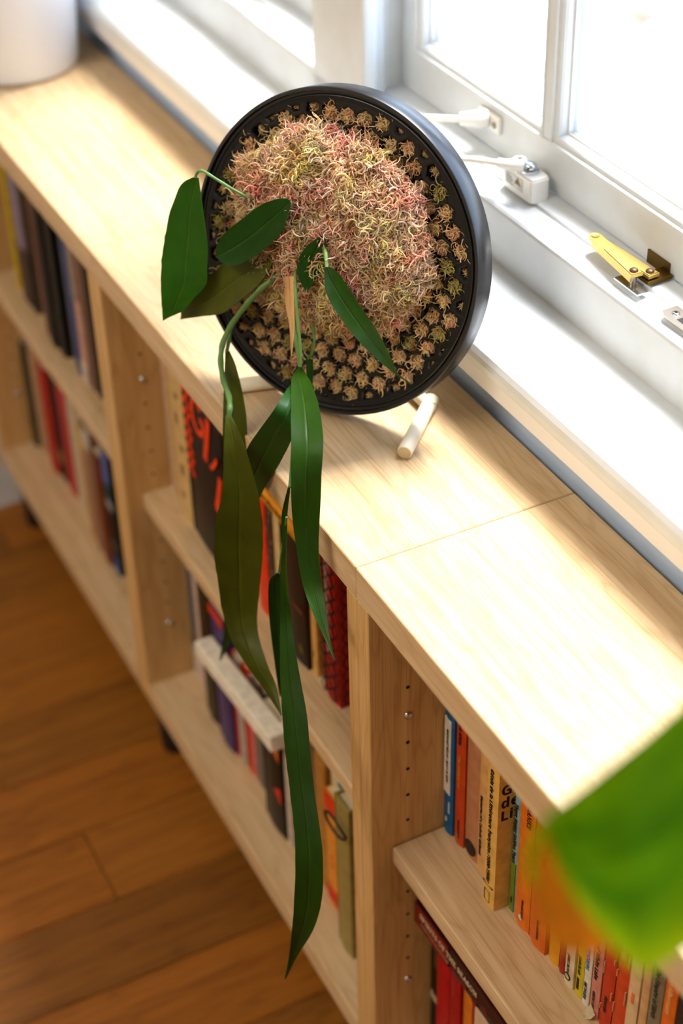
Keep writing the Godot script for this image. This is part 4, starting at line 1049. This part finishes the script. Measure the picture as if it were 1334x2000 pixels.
	t = book(-0.5290, -0.4920, m, -0.046, 0.232, 0.13, Color(0.84, 0.71, 0.47), "thick cream book left of the black book with orange lettering", g)
	for k in 6: band(t, 0.03 + 0.033 * k, 0.038 + 0.033 * k + 0.006 * (k % 2), Color(0.55, 0.42, 0.25), "stain", -0.3 + 0.2 * (k % 3), 0.2 + 0.2 * (k % 3))
	t = book(-0.4890, -0.3890, m, -0.045, 0.243, 0.14, Color(0.035, 0.028, 0.024), "very thick black book with large orange red script lettering", g, true)
	var om := paper(Color(0.96, 0.27, 0.06))
	var stroke := func(pts: Array, r: float) -> void:
		var pp := spline(pts, 5)
		var s2 := st_new(true)
		add_tube(s2, pp, r * 1.3, 8)
		var me := part("script_lettering", done(s2), om, t)
		me.scale = Vector3(1, 1, 0.12)
	stroke.call([Vector3(0.006, 0.190, 0.003), Vector3(-0.010, 0.198, 0.003), Vector3(-0.019, 0.180, 0.003), Vector3(-0.012, 0.160, 0.003), Vector3(0.004, 0.160, 0.003), Vector3(0.009, 0.174, 0.003), Vector3(0.001, 0.177, 0.003)], 0.0032)
	stroke.call([Vector3(0.024, 0.190, 0.003), Vector3(0.018, 0.165, 0.003), Vector3(0.008, 0.132, 0.003)], 0.0042)
	stroke.call([Vector3(0.040, 0.150, 0.003), Vector3(0.030, 0.136, 0.003), Vector3(0.022, 0.130, 0.003)], 0.0024)
	stroke.call([Vector3(0.046, 0.130, 0.003), Vector3(0.036, 0.098, 0.003), Vector3(0.030, 0.083, 0.003), Vector3(0.042, 0.089, 0.003), Vector3(0.048, 0.092, 0.003)], 0.0036)
	for k in 9:
		var y := 0.205 - 0.0145 * k
		stroke.call([Vector3(-0.044, y, 0.002), Vector3(-0.037, y + 0.007, 0.002), Vector3(-0.031, y - 0.001, 0.002), Vector3(-0.026, y + 0.006 * (k % 2), 0.002)], 0.0023)
	t = book(-0.3870, -0.3730, m, -0.048, 0.230, 0.13, Color(0.86, 0.80, 0.76), "white book right of the thick black one behind the hanging leaves", g)
	t = book(-0.3720, -0.3370, m, -0.075, 0.160, 0.11, Color(0.55, 0.38, 0.2), "brown book hidden behind the largest hanging leaf", g)
	t = book(-0.3360, -0.3110, m, -0.055, 0.160, 0.12, Color(0.90, 0.21, 0.04), "vivid orange red book showing between two hanging leaves", g)
	t = book(-0.3100, -0.2920, m, -0.056, 0.160, 0.12, Color(0.24, 0.16, 0.10), "brown patterned book right of the vivid orange red one", g)
	for k in 12: band(t, 0.006 + 0.0125 * k, 0.011 + 0.0125 * k, Color(0.5, 0.42, 0.36), "pattern_mark", -0.8 + 0.5 * (k % 3), -0.4 + 0.5 * (k % 3))
	t = book(-0.2910, -0.2730, m, -0.055, 0.160, 0.12, Color(0.85, 0.73, 0.50), "cream book behind the narrow leaf under the lying yellow book", g)
	t = book(-0.2720, -0.2200, m, -0.053, 0.160, 0.13, Color(0.085, 0.045, 0.032), "thick very dark brown book between the hanging leaves", g, true)
	band(t, 0.070, 0.073, Color(0.5, 0.22, 0.06), "printed_rule", 0.1, 0.9)
	part("publisher_mark", lathe([[Vector2(0.0055, 0.0), Vector2(0.0055, 0.0006)], [Vector2(0.0055, 0.0006), Vector2(0.0, 0.0006)]], 2, 20), paper(Color(0.36, 0.30, 0.12)), t, Vector3(0.014, 0.02, -0.001))
	t = book(-0.2190, -0.2062, m, -0.058, 0.158, 0.12, Color(0.86, 0.64, 0.34), "slim tan cream book left of the red patterned book", g)
	band(t, 0.024, 0.032, Color(0.45, 0.32, 0.18), "publisher_mark", 0.0, 0.4)
	t = book(-0.2055, -0.1900, m, -0.072, 0.170, 0.11, Color(0.05, 0.035, 0.03), "black book set back in the dark gap beside the red patterned book", g)  # black spine where a dark gap shows
	t = book(-0.0090, 0.0090, 0, 0, 0.125, 0.10, Color(0.90, 0.60, 0.10), "yellow book lying flat under the deck, glimpsed behind the leaves", g)
	t.rotation.z = PI / 2
	t.position = Vector3(-0.2110, m + 0.1695, -0.050)
	spine_text(t, "The Yellow Wall", 0.095, 0.0075, Color(0.35, 0.2, 0.05))
	t = book(-0.1890, -0.1550, m, -0.0565, 0.224, 0.13, Color(0.68, 0.02, 0.03), "red book with a black net pattern and a pale spine label", g, true)
	band(t, 0.060, 0.205, Color(0.62, 0.52, 0.46), "spine_label", -0.35, 0.10)
	# black net: rows of linked rings
	var net := st_new(true)
	var w2: float = t.get_meta("w") / 2.0
	for row in 14:
		for cix in 4:
			var c := Vector3(-0.0128 + 0.0085 * cix, 0.010 + 0.0158 * row + (0.0079 if cix % 2 == 1 else 0.0), 0.0)
			var ring := []
			for k in 11: ring.append(c + Vector3(cos(TAU * k / 10.0) * 0.0058, sin(TAU * k / 10.0) * 0.0078, 0.0002))
			if c.y > 0.0085 and c.y < 0.213: add_tube(net, ring, 0.00055, 5, false)
	for row in 14:
		for cix in 8:
			var c := Vector3(w2 - 0.0001, 0.010 + 0.0158 * row + (0.0079 if cix % 2 == 1 else 0.0), -0.012 - 0.0095 * cix)
			var ring := []
			for k in 11: ring.append(c + Vector3(0.0002, sin(TAU * k / 10.0) * 0.0078, cos(TAU * k / 10.0) * 0.0062))
			if c.y > 0.0085 and c.y < 0.213: add_tube(net, ring, 0.00055, 5, false)
	part("net_pattern", done(net), paper(Color(0.03, 0.01, 0.012)), t)
	# --- middle bookcase, lower shelf
	g = "books on the lower shelf of the middle bookcase"
	t = book(-0.5795, -0.5500, l, -0.062, 0.215, 0.13, Color(0.27, 0.36, 0.43), "slate blue book with a white foot beside the far side of the middle bookcase", g)
	band(t, 0.0, 0.045, Color(0.84, 0.80, 0.76))
	t = book(-0.5490, -0.5260, l, -0.057, 0.180, 0.13, Color(0.86, 0.74, 0.68), "pinkish white book next to the slate blue one", g)
	t = book(-0.5050, -0.4700, l, -0.046, 0.205, 0.13, Color(0.16, 0.13, 0.035), "dark olive book with pale top left of the purple one", g, true)
	t = book(-0.4600, -0.4190, l, -0.043, 0.208, 0.13, Color(0.26, 0.19, 0.42), "purple book on the lower shelf behind the white slanting strip", g, true)
	band(t, 0.196, 0.208, Color(0.85, 0.24, 0.08))
	t = book(-0.4180, -0.4120, l, -0.048, 0.165, 0.12, Color(0.72, 0.06, 0.08), "thin red book right of the purple one", g)
	t = book(-0.4115, -0.3930, l, -0.048, 0.165, 0.12, Color(0.72, 0.66, 0.60), "grey white book between thin red and red orange spines", g)
	t = book(-0.3920, -0.3760, l, -0.050, 0.165, 0.12, Color(0.82, 0.16, 0.05), "red orange book on the lower shelf of the middle bookcase", g)
	t = book(-0.3755, -0.3690, l, -0.050, 0.162, 0.12, Color(0.85, 0.55, 0.52), "very thin pink book right of the red orange one", g)
	t = book(-0.3680, -0.3480, l, -0.051, 0.165, 0.12, Color(0.45, 0.41, 0.36), "mid grey book left of the black book with orange triangles", g)
	t = book(-0.3470, -0.3260, l, -0.055, 0.165, 0.12, Color(0.68, 0.62, 0.52), "pale grey book just left of the black one", g)
	t = book(-0.3180, -0.2690, l, -0.038, 0.180, 0.13, Color(0.035, 0.03, 0.025), "black book with orange and pink triangles on its spine", g, true)
	for q in [[0.130, Color(0.85, 0.42, 0.06), 0.8], [0.065, Color(0.82, 0.22, 0.14), 0.8]]:
		part("triangle_print", sweep([Vector2(0.002, q[0]), Vector2(0.0215, q[0] + 0.014), Vector2(0.0215, q[0] - 0.010)], 2, 0.0, 0.0007), paper(q[1]), t, Vector3(0, 0, -0.0006))
	t = book(-0.2640, -0.2540, l, -0.040, 0.200, 0.13, Color(0.85, 0.78, 0.72), "thin white book right of the black book with triangles", g)
	t = book(-0.2530, -0.2050, l, -0.055, 0.200, 0.13, Color(0.42, 0.33, 0.22), "brown book hidden behind the longest leaf", g)
	t = book(-0.2040, -0.1800, l, -0.048, 0.195, 0.13, Color(0.70, 0.48, 0.20), "ochre book just right of the longest leaf", g)
	t = book(-0.1745, -0.1470, l, -0.045, 0.170, 0.12, Color(0.90, 0.58, 0.14), "amber book with orange red top and foot", g)
	band(t, 0.145, 0.170, Color(0.86, 0.22, 0.05)); band(t, 0.006, 0.028, Color(0.82, 0.18, 0.04))
	band(t, 0.075, 0.082, Color(0.86, 0.35, 0.1), "printed_mark", -0.2, 0.3); band(t, 0.062, 0.067, Color(0.86, 0.35, 0.1), "printed_mark", -0.2, 0.3)
	t = book(-0.1460, -0.1220, l, -0.050, 0.150, 0.12, Color(0.20, 0.11, 0.04), "dark brown book between the amber book and the strapped notebook", g)
	t = book(-0.1190, -0.0880, l, -0.029, 0.222, 0.14, Color(0.62, 0.55, 0.30), "tall olive cream notebook closed with a black elastic loop", g, true)
	var nt := thing("bag_tag", "red and white ribbon end hanging by the strapped notebook", "ribbon", Vector3(-0.131, l + 0.151, -0.052))
	part("red_end", box(Vector3(-0.009, 0.0, -0.004), Vector3(0.002, 0.020, -0.002), 0.0005), paper(Color(0.75, 0.06, 0.06)), nt)
	part("white_end", box(Vector3(0.002, 0.0, -0.004), Vector3(0.008, 0.020, -0.002), 0.0005), paper(Color(0.85, 0.82, 0.74)), nt)
	var loop := []
	for k in 17: loop.append(Vector3(0.002 + cos(TAU * k / 16.0) * 0.017, 0.196 + sin(TAU * k / 16.0) * 0.009 - 0.004 * cos(TAU * k / 16.0), 0.0035 + 0.006 * absf(sin(TAU * k / 32.0))))
	part("elastic_loop", tube(loop, 0.0014, 8), M.black, t)
	var tri := thing("corner_card", "small teal and cream card above the amber book", "card", Vector3(-0.160, l + 0.1708, -0.055))
	part("card", box(Vector3(-0.016, 0.0, -0.0015), Vector3(0.014, 0.030, 0.0), 0.0003), paper(Color(0.85, 0.78, 0.60)), tri)
	part("triangle_print", sweep([Vector2(-0.002, 0.012), Vector2(0.012, 0.006), Vector2(0.010, 0.026)], 2, -0.0002, 0.0004), paper(Color(0.05, 0.48, 0.56)), tri)
	var sl := thing("white_strip", "off white rectangular strip lying at a slant across the lower spines of the middle bookcase", "strip", Vector3(-0.4500, DECK - 0.457, -0.020))
	var sb := part("strip", box(Vector3(0.0, 0.0, -0.022), Vector3(0.205, 0.021, 0.0), 0.0015), paper(Color(0.97, 0.94, 0.86)), sl)
	sl.rotation.z = 0.115
	# --- far bookcase, upper shelf
	g = "books on the upper shelf of the far bookcase"
	book(-1.1640, -1.1220, m, -0.060, 0.20, 0.13, Color(0.42, 0.33, 0.16), "ochre brown book at the far end of the upper shelf", g)
	book(-1.1210, -1.1030, m, -0.049, 0.262, 0.13, Color(0.80, 0.68, 0.03), "bright yellow book on the far upper shelf", g)
	book(-1.1020, -1.0800, m, -0.060, 0.15, 0.13, Color(0.08, 0.16, 0.10), "dark green book right of the bright yellow one", g)
	t = book(-1.0790, -1.0480, m, -0.047, 0.258, 0.13, Color(0.58, 0.52, 0.62), "lavender grey book with a brown foot", g)
	band(t, 0.0, 0.085, Color(0.34, 0.26, 0.22))
	t = book(-1.0470, -1.0250, m, -0.048, 0.235, 0.13, Color(0.32, 0.25, 0.22), "dark grey book with an olive black foot", g)
	band(t, 0.0, 0.09, Color(0.10, 0.09, 0.02))
	book(-1.0080, -0.9840, m, -0.050, 0.225, 0.13, Color(0.74, 0.62, 0.52), "pale tan book left of the reddish brown one", g)
	book(-0.9830, -0.9590, m, -0.044, 0.20, 0.13, Color(0.42, 0.22, 0.17), "reddish brown book left of the black pair", g)
	t = book(-0.9560, -0.9280, m, -0.040, 0.245, 0.14, Color(0.018, 0.016, 0.016), "first of two black books on the far upper shelf", g, true)
	t = book(-0.9270, -0.8990, m, -0.043, 0.243, 0.14, Color(0.035, 0.022, 0.02), "second black book with a dim grey mark, next to the blue one", g, true)
	band(t, 0.05, 0.062, Color(0.18, 0.17, 0.14), "printed_band", -0.6, 0.6)
	book(-0.8870, -0.8690, m, -0.049, 0.240, 0.13, Color(0.36, 0.38, 0.44), "grey book left of the royal blue one", g)
	book(-0.8680, -0.8470, m, -0.046, 0.235, 0.13, Color(0.13, 0.22, 0.48), "royal blue book on the far upper shelf", g)
	t = book(-0.8460, -0.8240, m, -0.046, 0.230, 0.13, Color(0.80, 0.62, 0.54), "pink and white book right of the royal blue one", g)
	band(t, 0.12, 0.23, Color(0.60, 0.54, 0.48)); band(t, 0.0, 0.03, Color(0.84, 0.78, 0.72))
	book(-0.8230, -0.8040, m, -0.048, 0.222, 0.13, Color(0.46, 0.34, 0.28), "dusty brown book near the right end of the far upper shelf", g)
	book(-0.8030, -0.7860, m, -0.049, 0.225, 0.13, Color(0.15, 0.09, 0.06), "dark brown book at the right end of the far upper shelf", g)
	# --- far bookcase, lower shelf
	g = "books on the lower shelf of the far bookcase"
	book(-1.1580, -1.1460, l, -0.047, 0.18, 0.12, Color(0.14, 0.17, 0.13), "dark green book at the far end of the lower shelf", g)
	book(-1.1440, -1.1210, l, -0.053, 0.18, 0.12, Color(0.76, 0.62, 0.48), "beige book right of the dark green one, lower shelf", g)
	book(-1.1200, -1.0960, l, -0.056, 0.18, 0.12, Color(0.80, 0.60, 0.46), "salmon beige book left of the red orange one", g)
	book(-1.0940, -1.0620, l, -0.051, 0.18, 0.12, Color(0.72, 0.12, 0.05), "red orange book on the far lower shelf", g)
	t = book(-1.0610, -1.0370, l, -0.056, 0.18, 0.12, Color(0.06, 0.03, 0.03), "dark book between the red orange and pinkish red spines", g)
	band(t, 0.03, 0.05, Color(0.6, 0.45, 0.3))
	book(-1.0290, -0.9950, l, -0.056, 0.19, 0.12, Color(0.74, 0.16, 0.18), "pinkish red book on the far lower shelf", g)
	t = book(-0.0080, 0.0080, 0, 0, 0.150, 0.12, Color(0.74, 0.14, 0.20), "pinkish red book lying on top of the far lower row", g)
	t.rotation.z = PI / 2
	t.position = Vector3(-1.0020, l + 0.1905 + 0.0085, -0.052)
	book(-0.9840, -0.9530, l, -0.055, 0.18, 0.12, Color(0.82, 0.74, 0.64), "off white book right of the pinkish red one", g)
	book(-0.9520, -0.9280, l, -0.054, 0.175, 0.12, Color(0.78, 0.68, 0.52), "cream book second right of the pinkish red one", g)
	t = book(-0.9120, -0.8840, l, -0.046, 0.18, 0.12, Color(0.72, 0.52, 0.34), "tan book with a yellow top left of the rust one", g)
	band(t, 0.15, 0.18, Color(0.82, 0.68, 0.2))
	t = book(-0.8830, -0.8530, l, -0.044, 0.20, 0.12, Color(0.56, 0.42, 0.32), "beige brown book with a white top", g)
	band(t, 0.17, 0.20, Color(0.8, 0.76, 0.74))
	t = book(-0.8520, -0.8250, l, -0.043, 0.18, 0.12, Color(0.46, 0.20, 0.07), "rust brown book left of the blue and black one", g)
	t = book(-0.8200, -0.7960, l, -0.047, 0.20, 0.12, Color(0.03, 0.025, 0.03), "black book with blue, teal and white bands at the end of the row", g)
	band(t, 0.0, 0.025, Color(0.08, 0.30, 0.55)); band(t, 0.150, 0.20, Color(0.35, 0.42, 0.68)); band(t, 0.122, 0.150, Color(0.06, 0.24, 0.26)); band(t, 0.108, 0.122, Color(0.62, 0.62, 0.64)); band(t, 0.045, 0.049, Color(0.45, 0.42, 0.4))

func _ready() -> void:
	# camera
	var cam := Camera3D.new()
	cam.name = "camera"
	add_child(cam)
	var z := Vector3(0.7162, 0.6026, 0.3519)
	var y := Vector3(-0.5279, 0.7977, -0.2916)
	cam.transform = Transform3D(Basis(y.cross(z), y, z).orthonormalized(), Vector3(0.9204, 0.8328 + DECK, 0.4631))
	var at := CameraAttributesPhysical.new()
	at.frustum_focal_length = 39.532
	at.frustum_focus_distance = 1.36
	at.exposure_aperture = 2.2
	at.frustum_near = 0.05
	at.frustum_far = 100.0
	cam.attributes = at
	cam.current = true
	# sky and sun
	var we := WorldEnvironment.new()
	we.name = "world"
	var env := Environment.new()
	env.background_mode = Environment.BG_SKY
	var sky := Sky.new()
	var sm := ProceduralSkyMaterial.new()
	sm.sky_top_color = Color(0.72, 0.84, 1.0)
	sm.sky_horizon_color = Color(0.90, 0.95, 1.0)
	sm.ground_bottom_color = Color(0.6, 0.58, 0.55)
	sm.ground_horizon_color = Color(0.8, 0.8, 0.8)
	sm.sky_energy_multiplier = 2.2
	sm.ground_energy_multiplier = 1.0
	sky.sky_material = sm
	env.sky = sky
	env.tonemap_mode = Environment.TONE_MAPPER_LINEAR
	env.tonemap_exposure = 1.0
	env.sdfgi_enabled = true
	env.ssao_enabled = true
	env.ssil_enabled = true
	we.environment = env
	add_child(we)
	var sun := DirectionalLight3D.new()
	sun.name = "sun"
	sun.light_color = Color(1.0, 0.985, 0.97)
	sun.light_energy = 6.2
	sun.light_angular_distance = 22.0
	sun.shadow_enabled = true
	sun.sky_mode = DirectionalLight3D.SKY_MODE_LIGHT_ONLY
	sun.look_at_from_position(Vector3(-0.38, 2.6, -1.0), Vector3.ZERO, Vector3.RIGHT)
	add_child(sun)
	make_materials()
	M.wear = speckle_tex(41, Color(0.86, 0.85, 0.83), Color(1, 1, 1), 0.03)
	make_room()
	make_bookcase(0.0, 0.60, "nearest oak bookcase, its upper shelf full of old paperbacks", M.oak_along, M.oak_up_shaded, 0.3157, [0.0, 0.565])
	make_bookcase(-0.60, 0.0, "middle oak bookcase under the moss planter", M.oak_along_b, M.oak_up_shaded_b, 0.3106, [-0.004])
	make_bookcase(-1.185, -0.60, "far oak bookcase with the white pot on its top", M.oak_along_c, M.oak_up_shaded, 0.3106, [0.030])
	make_planter()
	make_plants()
	make_fittings()
	make_books()
